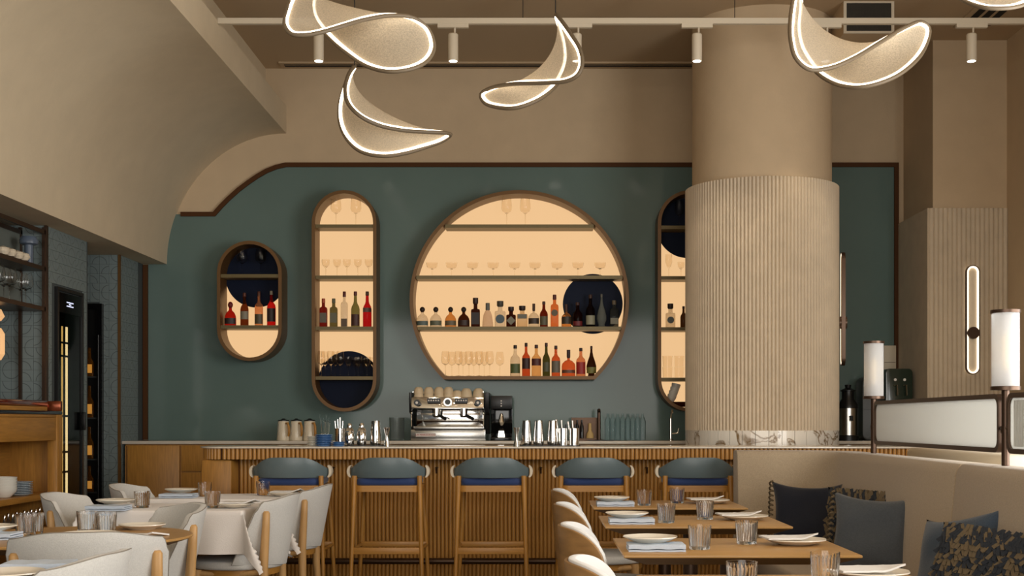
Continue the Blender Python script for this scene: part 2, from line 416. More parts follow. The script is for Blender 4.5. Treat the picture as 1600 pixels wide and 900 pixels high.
struct('trim_4', MB().box(XL - .012, XL + .006, YP0 - .008, YP0 + .03, 0, ZV), 'bronze', 'bronze edge strip on the tiled wall beside the shelf unit', cat='trim')
struct('trim_5', MB().box(XL - .012, XL + .006, YN - .008, YN + .02, 0, ZV), 'brass_frame', 'thin brass edge strip between the two tiled faces', cat='trim')
# linear slot diffusers in the ceiling
t = thing('slot_diffuser', 'long dark linear air slot in the ceiling along the back wall', 'air vent', (0, 0, CE))
MB().box(-2.3, 1.5, 11.36, 11.52, -.012, 0).build('frame', 'ceiling', t)
MB().box(-2.26, 1.46, 11.405, 11.425, -.016, -.011).build('slot', 'slot', t); MB().box(-2.26, 1.46, 11.45, 11.475, -.016, -.011).build('slot', 'slot', t)
t = thing('slot_diffuser', 'three-slot linear air vent in the ceiling at upper right', 'air vent', (3.52, 0, CE))
MB().box(-.16, .16, 6, 10.35, -.012, 0).build('frame', 'ceiling', t)
for x in (-.085, 0, .085): MB().box(x - .027, x + .027, 6, 10.27, -.017, -.011).build('slot', 'slot', t)
t = thing('air_unit', 'boxy ceiling air unit with dark mesh grille beside the column', 'air conditioner', (2.518, 9.73, CE))
MB().box(-.192, .192, .012, .8, -.243, 0).build('casing', 'ceiling', t)
MB().ring([(-.192, -.243), (.192, -.243), (.192, 0), (-.192, 0)], [(-.17, -.225), (.17, -.225), (.17, -.012), (-.17, -.012)], -.004, .012).build('frame', 'white_metal', t, smooth=False)
mb = MB()
for i in range(40): mb.box(-.17 + i * .0087, -.166 + i * .0087, .004, .008, -.225, -.012)
for i in range(25): mb.box(-.17, .17, .005, .009, -.222 + i * .0087, -.219 + i * .0087)
mb.build('mesh_grille', 'mesh_grille', t, kind='stuff', smooth=False)
MB().box(-.17, .17, .010, .0125, -.225, -.012).build('filter', 'slot', t)
# ================================================================ TRACK AND PENDANTS
YT = 9.1; ZT = W(0, 33.5, YT).z
t = thing('light_track', 'long pale track rail hanging below the ceiling across the room', 'light track', (0, YT, ZT))
MB().box(W(341, 0, YT).x, XR, -.018, .018, -.02, .02).build('rail', 'white_metal', t)
for px in (817, 1148, 480): MB().cyl((W(px, 0, YT).x, 0, .02), (W(px, 0, YT).x, 0, CE - ZT), .003, 6).build('suspension_wire', 'cord', t)
for i, (px, nm) in enumerate(((498, 'white cylinder spotlight on the track, leftmost, partly behind a pendant'), (708, 'white cylinder spotlight on the track right of the largest left pendant'), (901, 'white cylinder spotlight half hidden behind the central twisted pendant'),
                              (1089, 'white cylinder spotlight on the track in front of the column'), (1290, 'white cylinder spotlight hidden behind the pendant right of the column'), (1518, 'white cylinder spotlight on the track at the far right'))):
    t = thing('track_spotlight', nm, 'spotlight', (W(px, 0, YT).x, YT, ZT - .02), 0, 'white spotlights on the ceiling track')
    MB().box(-.11, .11, -.016, .016, -.026, 0).build('adapter', 'white_metal', t)
    MB().cyl((.012, 0, -.026), (.012, 0, -.07), .007, 8).build('stem', 'white_metal', t)
    MB().lathe([(.033, -.262), (.036, -.255), (.036, -.075), (.03, -.068)], 24).build('housing', 'white_metal', t)
    MB().lathe([(.029, -.2645), (.029, -.2625)], 24).build('lens', 'spot_lens', t)
    l = bpy.data.lights.new('spot', 'SPOT'); l.energy = 26; l.spot_size = R(64); l.spot_blend = .6; l.color = (1, .84, .62); l.shadow_soft_size = .03
    o = bpy.data.objects.new('spot_beam', l); C.objects.link(o); o.parent = t; o.location = (0, 0, -.27); o.rotation_euler = (R(20), 0, 0)
for x, y, nm in ((-1.97, 5.8, 'nearest the vault in the row across the room'), (-.71, 5.8, 'second from the vault in the row across'), (.24, 5.8, 'third from the vault in the row across'), (1.37, 5.8, 'farthest from the vault in the row across'),
                 (-2.06, 4.5, 'along the vault edge, farthest from the viewer'), (-2.1, 2.8, 'along the vault edge, middle one'), (-2.12, 1.2, 'along the vault edge, nearest the viewer')):
    t = thing('ceiling_downlight', 'small round downlight ' + nm, 'downlight', (x, y, CE), 0, 'downlights mirrored in the teal wall')
    MB().ring(circ(0, 0, .06, 24), circ(0, 0, .045, 24), -.012, -.001, 'z').build('bezel', 'white_metal', t); MB().lathe([(.044, -.008), (.044, -.002)], 24).build('lens', 'downlight', t)
import numpy as np
def spline(pts, n):
    P = np.array(pts, float); m = len(P); out = []
    d = np.linalg.norm(np.roll(P, -1, 0) - P, axis=1) ** .5; tt = np.concatenate([[0], np.cumsum(d)])
    # closed centripetal Catmull-Rom, resampled evenly
    fine = []
    for i in range(m):
        p0, p1, p2, p3 = P[i - 1], P[i], P[(i + 1) % m], P[(i + 2) % m]
        d1, d2, d3 = d[i - 1], d[i], d[(i + 1) % m]
        m1 = (p2 - p1) / d2 - (p2 - p0) / (d1 + d2) + (p1 - p0) / d1; m1 = m1 * d2
        m2 = (p3 - p2) / d3 - (p3 - p1) / (d2 + d3) + (p2 - p1) / d2; m2 = m2 * d2
        for u in np.linspace(0, 1, 16, endpoint=False):
            fine.append((2 * u**3 - 3 * u**2 + 1) * p1 + (u**3 - 2 * u**2 + u) * m1 + (-2 * u**3 + 3 * u**2) * p2 + (u**3 - u**2) * m2)
    fine = np.array(fine); dl = np.linalg.norm(np.roll(fine, -1, 0) - fine, axis=1); cum = np.concatenate([[0], np.cumsum(dl)]); q = np.vstack([fine, fine[:1]])
    s = np.linspace(0, cum[-1], n, endpoint=False)
    return np.stack([np.interp(s, cum, q[:, k]) for k in range(3)], 1)
def pendant(label, D0, pts, tip, center=None):
    base = W(tip[0], tip[1], D0)
    P = [tuple(W(x, y, D0 + d)) for x, y, d in pts]
    N, K = 144, 22
    B = spline(P, N)
    G = np.zeros((K + 1, N, 3)); cen = B.mean(0)
    if center: cen = np.array(W(center[0], center[1], D0 + center[2]))
    # harmonic film spanning the rim: Fourier series on the disc
    Fc = np.fft.fft(B, axis=0) / N; fr = np.fft.fftfreq(N, 1 / N)
    off = cen - B.mean(0)
    for k in range(K + 1):
        r = k / K
        G[k] = np.real(np.fft.ifft(Fc * (r ** np.abs(fr))[:, None] * N, axis=0)) + off * (1 - r * r)
    t = thing('pendant_lamp', label, 'pendant lamp', base, 0, 'twisted mesh pendant lamps')
    b0 = np.array(base)
    rows = [[tuple(G[k, i] - b0) for i in range(N)] for k in range(1, K + 1)]
    rows[-1] = [tuple(B[i] + (G[K - 1, i] - B[i]) * .02 - b0) for i in range(N)]
    mb = MB().grid(rows, cv=True); c0 = len(mb.v); mb.v.append(tuple(G[0].mean(0) - b0)); mb.f += [(c0, (i + 1) % N, i) for i in range(N)]
    mb.build('mesh_shade', 'membrane', t, angle=180)
    inw = G[K - 2] - B; inw /= np.linalg.norm(inw, axis=1)[:, None] + 1e-9
    for _ in range(3): inw = (inw + np.roll(inw, 1, 0) + np.roll(inw, -1, 0)) / 3
    s = D0 / 6.8
    MB().tube([tuple(p - b0) for p in B - inw * .004], .011 * s, 8, True).build('rim', 'frame_grey', t, angle=180)
    MB().tube([tuple(p - b0) for p in B + inw * .0115], .0098 * s, 8, True).build('led_strip', 'led', t, angle=180)
    MB().cyl((0, 0, 0), (0, 0, CE - base.z), .004, 6).build('cable', 'cord', t)
    return t
pendant('twisted oval mesh pendant lamp, the larger one at upper left', 6.3, [(462, -12, 0), (450, 15, -.15), (446, 40, -.25), (457, 53, -.28), (478, 54, -.28), (505, 49, -.25), (535, 40, -.2), (570, 30, -.1), (610, 24, 0), (645, 28, .08), (668, 45, .12), (677, 70, .1), (669, 92, .03), (645, 106, -.05), (610, 111, -.08), (575, 103, -.03), (540, 80, .06), (517, 60, .14), (503, 44, .2), (493, 26, .25), (490, 8, .25), (494, -12, .2), (480, -28, .1)], (541, -20), (540, 10, .05))
pendant('crescent-shaped mesh pendant lamp hanging lowest at left', 8.0, [(554, 104, .05), (545, 118, -.08), (540, 140, -.18), (545, 162, -.25), (563, 181, -.28), (592, 195, -.22), (630, 203, -.12), (670, 206, -.02), (697, 208, .05), (703, 211, .1), (690, 220, .12), (665, 229, .1), (635, 238, .05), (600, 243, .02), (565, 236, .06), (543, 217, .12), (532, 192, .18), (531, 166, .22), (537, 140, .22), (546, 118, .18)], (554, 102), (583, 168, .0))
pendant('slender twisted mesh pendant lamp hanging at the centre', 7.8, [(869, 24, .02), (876, 32, -.06), (892, 55, -.15), (906, 79, -.22), (909, 101, -.25), (902, 117, -.25), (885, 126, -.22), (852, 129, -.15), (801, 131, -.02), (767, 138, .06), (752, 148, .1), (758, 160, .08), (778, 167, .03), (805, 168, -.02), (835, 158, 0), (858, 143, .06), (871, 129, .12), (880, 111, .18), (884, 91, .22), (882, 67, .2), (875, 42, .12)], (868, 20), (845, 103, 0))
pendant('wide twisted mesh pendant lamp hanging right of the column', 6.8, [(1243, -10, -.03), (1236, 28, -.15), (1236, 62, -.25), (1245, 92, -.3), (1265, 108, -.3), (1295, 106, -.28), (1335, 90, -.2), (1375, 66, -.1), (1413, 44, 0), (1440, 35, .06), (1451, 44, .08), (1447, 68, .05), (1428, 97, -.05), (1395, 121, -.1), (1350, 135, -.1), (1315, 133, -.02), (1285, 119, .08), (1265, 98, .18), (1251, 70, .25), (1247, 42, .25), (1250, 14, .2), (1250, -8, .08)], (1247, -14), (1330, 66, 0))
pendant('pendant lamp mostly out of view at the top right corner', 5.5, [(1560 + 78 * math.cos(a), -36 - 49 * math.sin(a), .12 * math.cos(2 * a)) for a in [2 * PI * i / 14 for i in range(14)]], (1560, -88))
# ================================================================ BACK-WALL DISPLAY CABINETS
YF, YB = 11.30, DW - .006
KF = F / YF
def clip(poly, conv):
    out = poly
    n = len(conv); cx = sum(p[0] for p in conv) / n; cz = sum(p[1] for p in conv) / n
    for i in range(n):
        a, b = conv[i], conv[(i + 1) % n]; nx, nz_ = b[1] - a[1], a[0] - b[0]
        if (cx - a[0]) * nx + (cz - a[1]) * nz_ < 0: nx, nz_ = -nx, -nz_
        f = lambda p: (p[0] - a[0]) * nx + (p[1] - a[1]) * nz_
        res = []
        for k in range(len(out)):
            p, q = out[k], out[(k + 1) % len(out)]; fp_, fq = f(p), f(q)
            if fp_ >= 0: res.append(p)
            if (fp_ >= 0) != (fq >= 0):
                t_ = fp_ / (fp_ - fq); res.append((p[0] + (q[0] - p[0]) * t_, p[1] + (q[1] - p[1]) * t_))
        out = res
        if not out: break
    return out
def capsule(cx, z0, z1, r, n=20):
    return [(cx + r * math.cos(PI * i / n), z1 - r + r * math.sin(PI * i / n)) for i in range(n + 1)] + [(cx - r * math.cos(PI * i / n), z0 + r - r * math.sin(PI * i / n)) for i in range(n + 1)]
def halfspan(poly, z):
    xs = []
    for i in range(len(poly)):
        a, b = poly[i], poly[(i + 1) % len(poly)]
        if (a[1] - z) * (b[1] - z) < 0: xs.append(a[0] + (b[0] - a[0]) * (z - a[1]) / (b[1] - a[1]))
    return (min(xs), max(xs)) if xs else (0, 0)
def pz(y, D=YF): return EYE - (y - CY) * D / F
def pxx(x, D=YF): return (x - CX) * D / F
def cabinet(label, outer, inner, shelf_ys, disc):
    cx = sum(p[0] for p in outer) / len(outer); zb = min(p[1] for p in outer)
    t = thing('display_cabinet', label, 'wall cabinet', (cx, DW, zb), 0, 'lit oak display cabinets on the teal wall')
    L = lambda P: [(p[0] - cx, p[1] - zb) for p in P]
    MB().ring(L(outer), L(inner), YF - DW, YB - DW).build('frame', 'brass_frame', t, angle=30)
    MB().prism(L(inner), YB - DW - .016, YB - DW - .002, 'y').build('backlit_panel', 'glow', t)
    d = clip(disc, inner)
    MB().prism(L(d), YB - DW - .03, YB - DW - .0165, 'y').build('navy_disc', 'navy', t)
    for y in shelf_ys:
        z1 = pz(y) ; z0 = z1 - .03
        a0, b0 = halfspan(inner, z0 + .001); a1, b1 = halfspan(inner, z1 - .001)
        a, b = max(a0, a1), min(b0, b1)
        MB().box(a - cx, b - cx, YF + .02 - DW, YB - .03 - DW, z0 - zb, z1 - zb).build('shelf', 'shelf', t)
    return t
def big(r):
    rr = r; P = []
    cx_, cz_ = pxx(811.5), pz(468.5); zb = pz(593) + (.969 - r)
    a0 = math.asin((zb - cz_) / rr)
    for i in range(97):
        a = a0 + (PI - 2 * a0) * i / 96; P.append((cx_ + rr * math.cos(a), cz_ + rr * math.sin(a)))
    return P
cabinet('large round lit display cabinet with flat bottom, bottles and coupes', big(.969), big(.938), (350, 430, 510), circ(pxx(928), pz(471), .27))
ro, ri = .286, .256
c1 = capsule(pxx(389.5), pz(564), pz(376), ro), capsule(pxx(389.5), pz(564) + .03, pz(376) - .03, ri)
cabinet('small capsule-shaped lit display cabinet at far left of teal wall', c1[0], c1[1], (428, 508), circ(pxx(391), pz(428), .275))
c2 = capsule(pxx(537.5), pz(643), pz(297), ro), capsule(pxx(537.5), pz(643) + .03, pz(297) - .03, ri)
cabinet('tall capsule-shaped lit display cabinet left of the round one', c2[0], c2[1], (350, 430, 510, 588), circ(pxx(539), pz(595), .275))
c3 = capsule(pxx(1078.5), pz(643), pz(297), ro), capsule(pxx(1078.5), pz(643) + .03, pz(297) - .03, ri)
cabinet('tall capsule-shaped lit display cabinet half hidden behind the column', c3[0], c3[1], (352, 431, 511, 590), circ(pxx(1079), pz(349), .275))
# ---- bottles
SH = {'round': [(.0, 0), (.92, 0), (1, .015), (1, .52), (.9, .6), (.45, .68), (.33, .73), (.31, .86), (.31, .9)],
      'wine': [(0, 0), (.92, 0), (1, .015), (1, .5), (.86, .58), (.5, .66), (.38, .72), (.34, .9)],
      'squat': [(0, 0), (.92, 0), (1, .03), (1, .3), (.93, .42), (.72, .54), (.4, .62), (.26, .66), (.25, .76)],
      'square': [(0, 0), (.95, 0), (1, .015), (1, .56), (.9, .61), (.45, .63), (.42, .68), (.42, .8)],
      'tallsq': [(0, 0), (.95, 0), (1, .015), (1, .62), (.9, .68), (.42, .72), (.4, .8), (.4, .86)],
      'cone': [(0, 0), (.95, 0), (1, .02), (.97, .2), (.78, .5), (.55, .64), (.36, .69), (.34, .72)],
      'tear': [(0, 0), (.6, 0), (.7, .02), (.62, .08), (1, .22), (1, .34), (.75, .5), (.4, .66), (.24, .8), (.2, .92)],
      'dec': [(0, 0), (.95, 0), (1, .02), (1, .38), (.92, .48), (.55, .58), (.2, .62), (.18, .7)]}
def bottle(label, D, px, py, wpx, hpx, shape, col, capc, labc=None, labz=(.12, .4), group='bottles', fill=None):
    k = F / D; r = wpx / 2 / k; h = hpx / k
    t = thing('bottle', label, 'bottle', (pxx(px, D), D, py), 0, group)
    sq = 6 if shape in ('square', 'tallsq') else 0
    pf = [(max(a * r, .0004), b * h) for a, b in SH[shape]]
    dp = .62 if sq else .85
    MB().lathe(pf, 24, sq=sq, sy=dp).build('glass_body', glasscol(col), t, angle=50)
    rn = SH[shape][-1][0] * r * 1.12; z0 = SH[shape][-1][1] * h
    if shape == 'squat': pc = [(rn * .8, z0 - .004), (rn * 1.5, z0 + .06 * h), (rn * 1.6, z0 + .13 * h), (rn * 1.2, z0 + .2 * h), (rn * .5, h)]
    elif shape in ('square', 'dec'): pc = [(rn, z0 - .004), (rn * 1.3, z0 + .03 * h), (rn * 1.3, h)]
    else: pc = [(rn, z0 - .004), (rn * 1.06, z0 + .01 * h), (rn * 1.0, h * .995), (rn * .9, h)]
    MB().lathe(pc, 16, sy=1 if not sq else .9).build('cap', flat(capc), t)
    if labc:
        z0, z1 = labz[0] * h, labz[1] * h; ra = 1.02 * r
        if len(labz) > 2:
            lw = (z1 - z0) / 2; P = circ(0, (z0 + z1) / 2, lw, 24 if labz[2] == 'o' else 4); MB().prism(P, -r * dp - .003, -r * dp + .0, 'y').build('label', flat(labc), t)
        elif sq: MB().box(-r * .86, r * .86, -r * dp - .003, -r * dp + .0, z0, z1).build('label', flat(labc), t)
        else:
            pts = []
            for z in (z0, z1):
                pts.append([(ra * math.cos(R(-90 + a)), ra * dp * math.sin(R(-90 + a)), z) for a in range(-70, 71, 10)])
            MB().grid(pts).build('label', flat(labc), t)
    return t
YG = 11.43
def zsh(y): return pz(y) + .001
gB = 'bottles on the round cabinet middle shelf'
CL = (236, 226, 208); DK = (40, 22, 16)
rows_ = [('squat clear bottle with teal label', 660, 18.6, 32, 'squat', CL, (40, 26, 18), (92, 104, 96), (.08, .3)),
 ('squat clear bottle with olive label', 681, 18.6, 32, 'squat', CL, (40, 26, 18), (98, 100, 78), (.08, .32)),
 ('squat amber-bottomed bottle with small label', 704, 18, 32, 'squat', (226, 160, 90), (40, 26, 18), (110, 96, 70), (.08, .32)),
 ('squat dark brown bottle with ball stopper', 724.5, 18.6, 32, 'squat', (70, 36, 20), (40, 26, 18), (56, 34, 24), (.08, .34)),
 ('tall square dark bottle with block stopper', 743, 14, 46, 'square', (58, 30, 24), (52, 26, 18), (44, 34, 32), (.1, .5)),
 ('conical clear bottle with silver cap', 762, 17, 38, 'cone', (226, 206, 188), (104, 102, 92), None, None),
 ('clear bottle with round blue label', 781.5, 17, 41, 'square', CL, (70, 64, 50), (76, 92, 98), (.14, .48, 'o')),
 ('dark flask bottle with pale diamond label', 798.5, 15, 32, 'square', (58, 26, 18), (44, 22, 16), (124, 120, 100), (.1, .54, 'd')),
 ('clear bottle with grey band label', 816, 16.7, 33.5, 'square', (230, 206, 170), (44, 24, 18), (108, 106, 92), (.4, .6)),
 ('clear rounded bottle with dark winged label', 834, 17, 37, 'dec', CL, (70, 42, 26), (62, 46, 34), (.14, .38)),
 ('dark red bottle with sage label', 849.7, 12.6, 40.5, 'wine', (104, 34, 18), (64, 28, 22), (94, 88, 64), (.08, .42)),
 ('tall orange bottle with round dark label', 866.5, 12.4, 51, 'tallsq', (226, 132, 76), (92, 36, 24), (94, 84, 60), (.34, .54, 'o')),
 ('amber bottle with black shield label', 885, 15.4, 36, 'dec', (220, 150, 84), (70, 40, 28), (58, 48, 34), (.14, .46)),
 ('dark bottle with red lower label', 902.5, 15, 39, 'wine', (52, 22, 18), (60, 30, 22), (110, 34, 34), (.06, .24)),
 ('tall dark bottle with cream label', 922.5, 14.3, 51, 'wine', (40, 24, 22), (60, 36, 24), (150, 146, 120), (.08, .36)),
 ('cut-glass teardrop decanter bottle', 940, 14.8, 52, 'tear', (176, 180, 170), (110, 108, 98), None, None),
 ('slim grey pale-labelled bottle', 959.5, 13.7, 42, 'tallsq', (86, 88, 84), (110, 96, 74), (128, 124, 104), (.12, .34))]
for i, (d, px, wp, hp, s, c, cc, lc, lz) in enumerate(rows_):
    bottle(f'{d}, {ORD[i]} on the round cabinet middle shelf', YG, px, zsh(510), wp, hp, s, c, cc, lc, lz or (.1, .4), gB)
rows_ = [('clear bottle with green label', 805, 15.6, 49, 'round', CL, (40, 26, 20), (86, 96, 52), (.1, .4)),
 ('orange whisky bottle with black label', 822, 12.8, 52.5, 'round', (206, 92, 54), (48, 24, 18), (52, 26, 24), (.22, .54)),
 ('pale amber bottle with dark red band', 838, 15, 49.5, 'round', (236, 190, 130), (60, 26, 20), (86, 40, 36), (.34, .56)),
 ('dark green bottle', 853.5, 11.8, 52.5, 'wine', (78, 82, 46), (60, 30, 24), (84, 84, 58), (.14, .42)),
 ('orange bottle with grey photo label', 868.5, 13.7, 48, 'round', (214, 104, 60), (60, 34, 24), (110, 100, 84), (.12, .5)),
 ('broad orange decanter with dark stopper', 888.3, 21.5, 41.5, 'dec', (222, 112, 66), (50, 30, 26), (110, 70, 50), (.12, .24)),
 ('red-labelled bottle with pale shoulder', 907.5, 14.6, 44.5, 'round', (226, 150, 110), (50, 30, 26), (160, 40, 34), (.08, .5)),
 ('dark brown bottle with yellow-green label', 924, 15.5, 47.5, 'tear', (50, 28, 18), (54, 28, 22), (120, 116, 54), (.1, .3))]
ZB_ = pz(593) + .032
for i, (d, px, wp, hp, s, c, cc, lc, lz) in enumerate(rows_):
    bottle(f'{d}, {ORD[i]} on the round cabinet floor', YG, px, ZB_, wp, hp, s, c, cc, lc, lz, 'bottles on the round cabinet floor')
for i, (d, px, wp, hp, s, c, cc, lc, lz) in enumerate([('squat red bottle with black label', 360, 18, 38, 'squat', (176, 34, 24), (110, 26, 22), (52, 40, 38), (.08, .32)),
 ('dark amber bottle with pale label', 382, 12.8, 52, 'wine', (110, 52, 24), (92, 44, 26), (136, 128, 108), (.2, .44)),
 ('peach bottle with dark foot label', 404.5, 13, 54, 'round', (226, 156, 110), (90, 50, 34), (86, 74, 50), (.06, .34)),
 ('bright red bottle with black label', 424, 13.6, 55, 'round', (206, 34, 34), (150, 140, 120), (58, 44, 42), (.12, .5))]):
    bottle(f'{d}, {ORD[i]} in the small capsule cabinet', YG, px, zsh(508), wp, hp, s, c, cc, lc, lz, 'bottles in the small capsule cabinet')
for i, (d, px, wp, hp, s, c, cc, lc, lz) in enumerate([('dark red bottle with grey label', 505.4, 12, 45, 'tallsq', (120, 34, 30), (180, 80, 44), (98, 92, 78), (.16, .5)),
 ('olive green bottle with grey label', 521.4, 12, 45, 'tallsq', (112, 108, 72), (100, 96, 66), (104, 100, 78), (.16, .5)),
 ('clear bottle with dark cap', 538, 10.6, 56, 'tallsq', CL, (92, 34, 30), (96, 76, 54), (.02, .24)),
 ('green-necked bottle with dark red base', 555.3, 13.4, 56, 'wine', (128, 128, 82), (100, 40, 34), (74, 44, 36), (.04, .36)),
 ('bright red bottle with grey band', 573.8, 13.6, 56, 'wine', (200, 34, 44), (96, 70, 52), (110, 88, 80), (.42, .54))]):
    bottle(f'{d}, {ORD[i]} in the tall left cabinet', YG, px, zsh(510), wp, hp, s, c, cc, lc, lz, 'bottles in the tall left cabinet')
bottle('clear bottle with round grey label beside the column in tall right cabinet', YG, 1047.5, zsh(511), 15, 38, 'square', CL, (54, 40, 30), (96, 104, 100), (.18, .46, 'o'), 'bottles in the tall right cabinet')
bottle('dark bottle cut off by the column in tall right cabinet', YG, 1068, zsh(511), 10, 34, 'wine', (60, 40, 26), (50, 34, 26), None, group='bottles in the tall right cabinet')
# ---- stemware
def stem_mesh(kind, r, h):
    th = .0012
    if kind == 'coupe': o = [(r * .55, 0), (r * .55, .002), (.004, .006), (.003, h * .5), (r * .3, h * .56), (r * .78, h * .64), (r * .9, h * .75), (r, h)]
    elif kind == 'wine': o = [(r * .8, 0), (r * .8, .002), (.004, .008), (.003, h * .42), (r * .3, h * .455), (r * .8, h * .52), (r, h * .62), (r * .95, h * .8), (r * .78, h)]
    elif kind == 'small': o = [(r * .7, 0), (r * .7, .002), (.004, .006), (.003, h * .5), (r * .4, h * .56), (r * .85, h * .68), (r, h * .85), (r * .96, h)]
    elif kind == 'flute': o = [(r * .9, 0), (r * .9, .002), (.004, .006), (.003, h * .38), (r * .5, h * .46), (r, h * .66), (r * .9, h)]
    inner = [(max(a - th, .0005), z) for a, z in o[5:]][::-1]
    if kind == 'flute': inner = [(max(a - th, .0005), z) for a, z in o[4:]][::-1]
    return MB().lathe(o + inner + [(.0006, o[4][1] + .004)], 20).mesh(kind + '_glass', angle=60)
cache = {}
def stemware(label, kind, px, D, z, wpx, hpx, group):
    k = F / D; key = (kind, wpx, hpx)
    if key not in cache:
        me = stem_mesh(kind, wpx / 2 / k, hpx / k); me.materials.append(M['glass_thin']); cache[key] = me
    return link({'coupe': 'coupe_glass', 'wine': 'wine_glass', 'small': 'liqueur_glass', 'flute': 'champagne_flute'}[kind], cache[key], None, label, 'glass', group, None, (pxx(px, D), D, z))
for i, px in enumerate((675, 705.4, 738.4, 770.5, 804, 836, 870.6, 903, 937.7)): stemware(f'clear coupe glass, {ORD[i]} in the row of nine in the round cabinet', 'coupe', px, YG, zsh(430), 18.5, 22, 'coupe glasses in the round cabinet')
for px, nm in ((791.7, 'left'), (820.7, 'right')): stemware(f'clear tall wine glass, {nm} of two at top of the round cabinet', 'wine', px, YG, zsh(350), 17, 44, 'wine glasses on top shelf of round cabinet')
for i, px in enumerate((696, 706, 716.7, 723.5, 732.8, 740.3, 748.8, 756.7, 765, 781)): stemware(f'clear wine glass, {ORD[i]} of ten on the round cabinet floor', 'wine', px, YG - .05 + .1 * (i % 2), ZB_, 13.5, 39, 'wine glasses on the round cabinet floor')
for px, nm in ((378.4, 'left'), (407.4, 'right')): stemware(f'clear wine glass against navy, {nm} of two in the small capsule cabinet', 'wine', px, YG, zsh(428), 17, 42, 'wine glasses in the small capsule cabinet')
for px, nm in ((525, 'left'), (556, 'right')): stemware(f'clear wine glass, {nm} of two at top of the tall left cabinet', 'wine', px, YG, zsh(350), 17, 44, 'wine glasses on top of the tall left cabinet')
for i, px in enumerate((509, 526.6, 542, 559, 576)): stemware(f'small stemmed glass, {ORD[i]} of five in the tall left cabinet', 'small', px, YG, zsh(430), 12.5, 27, 'small stemmed glasses in the tall left cabinet')
for i, px in enumerate((502, 507.5, 517, 523.6, 531.6)): stemware(f'taller wine glass, {ORD[i]} of five on the bottom shelf of tall left cabinet', 'wine', px, YG - .05 + .1 * (i % 2), zsh(588), 12.5, 40, 'taller glasses on bottom shelf of tall left cabinet')
for i, px in enumerate((544.4, 555, 560, 569, 573.6, 583)): stemware(f'shorter stemmed glass, {ORD[i]} of six on bottom shelf of tall left cabinet', 'small', px, YG - .05 + .1 * (i % 2), zsh(588), 10.5, 31, 'shorter glasses on bottom shelf of tall left cabinet')
stemware('clear wine glass against navy beside the column in tall right cabinet', 'wine', 1061, YG, zsh(352), 15, 43, 'glasses in the tall right cabinet')
stemware('slender champagne flute left on a shelf of the tall right cabinet', 'flute', 1045, YG, zsh(431), 11, 36, 'glasses in the tall right cabinet')
stemware('small stemmed glass beside the column in the tall right cabinet', 'small', 1064, YG, zsh(431), 11, 24, 'glasses in the tall right cabinet')
# tumblers, tilted cups and copper bowl in the tall right cabinet
def lathe_thing(name, label, cat, prof, m, loc, seg=24, group=None, **kw):
    return MB().lathe(prof, seg, **kw).build(name, m, None, label, cat, group, None, loc, angle=50)
for i, (px, lv) in enumerate(((1043, 0), (1061, 0), (1043, 1), (1061, 1))):
    h = .098; r = .044
    lathe_thing('tumbler', ('lower' if lv == 0 else 'upper') + (' left' if px < 1050 else ' right') + ' clear tumbler stacked in the tall right cabinet', 'glass', [(.001, 0), (r * .9, 0), (r, h), (r - .002, h), (r * .86, .006), (.001, .006)], 'glass_thin', (pxx(px, YG), YG, zsh(590) + lv * (h + .001)), group='stacked tumblers in the tall right cabinet')
zcb = pz(643) + .03
for i in range(4):
    o = lathe_thing('cup', f'white cup, {["lowest", "second lowest", "second highest", "topmost"][i]} of the leaning stack in tall right cabinet', 'cup', [(.001, 0), (.026, 0), (.04, .035), (.042, .06), (.039, .06), (.024, .004), (.001, .004)], 'china', (pxx(1048, YG) + .012 * i, YG, zcb + .062 + .033 * i), group='stacked cups in the tall right cabinet')
    o.rotation_euler = (0, R(14), 0)
lathe_thing('bowl', 'shiny copper bowl at the bottom of the tall right cabinet', 'bowl', [(.001, 0), (.06, 0), (.105, .045), (.1, .045), (.056, .004), (.001, .004)], 'copper', (pxx(1066, YG), YG, zcb + .012))
# ================================================================ BACK COUNTER AND BAR
ZBC = 1.05; YBC = 10.97
t = thing('back_bar_cabinet', 'low oak cabinet run under the teal wall behind the bar', 'cabinet', (0, YBC, 0))
MB().box(-3.54, 3.2, .03, .59, .08, ZBC - .03).build('body', 'oak', t)
def door(x0, x1, z0, z1, nm='door'): MB().box(x0 + .004, x1 - .004, 0, .03, z0, z1).build(nm, 'oak', t, bevel=.003)
xs = [pxx(v, YBC) for v in (190, 197)]
door(-3.54, xs[1], .08, ZBC - .04, 'stile')
door(xs[1] + .008, pxx(281, YBC), .08, ZBC - .04)
x = pxx(282.5, YBC)
while x < 3.1:
    x2 = min(x + .62, 3.2)
    door(x, x2, .79, ZBC - .04, 'drawer'); door(x, x2, .08, .78); x = x2
MB().box(-3.56, 3.2, YBC - .01, DW - .006, ZBC - .027, ZBC).build('back_countertop', 'counter', None, 'pale stone worktop along the teal wall', 'countertop', bevel=.003)
YBF = 9.0; ZBT = 1.04; X0, X1 = -2.41, 3.9
t = thing('bar_counter', 'long oak bar counter clad in vertical half-round slats', 'bar', (0, YBF, 0))
def outline(inset, r):
    P = [(X1, inset), (X1, .73 - inset)]
    for cx, cy, a0 in ((X0 + inset + r, .73 - inset - r, 90), (X0 + inset + r, inset + r, 180)):
        for i in range(9):
            a = R(a0 + 90 * i / 8); P.append((cx + r * math.cos(a), cy + r * math.sin(a)))
    return P
ctop = MB().prism(outline(0, .17), ZBT - .012, ZBT).build('bar_countertop', 'counter', None, 'pale polished stone top of the bar counter', 'countertop', loc=(0, YBF, 0), bevel=.002)
MB().prism(outline(.03, .15), ZBT - .09, ZBT - .013).build('fascia_core', 'brown', t)
MB().box(X0 + .03, -2.16, .04, .69, 0, ZBT - .091).build('end_pier', 'oak', t, bevel=.02)
MB().box(-2.16, X1, .25, .69, .1, ZBT - .091).build('body', 'brown', t)
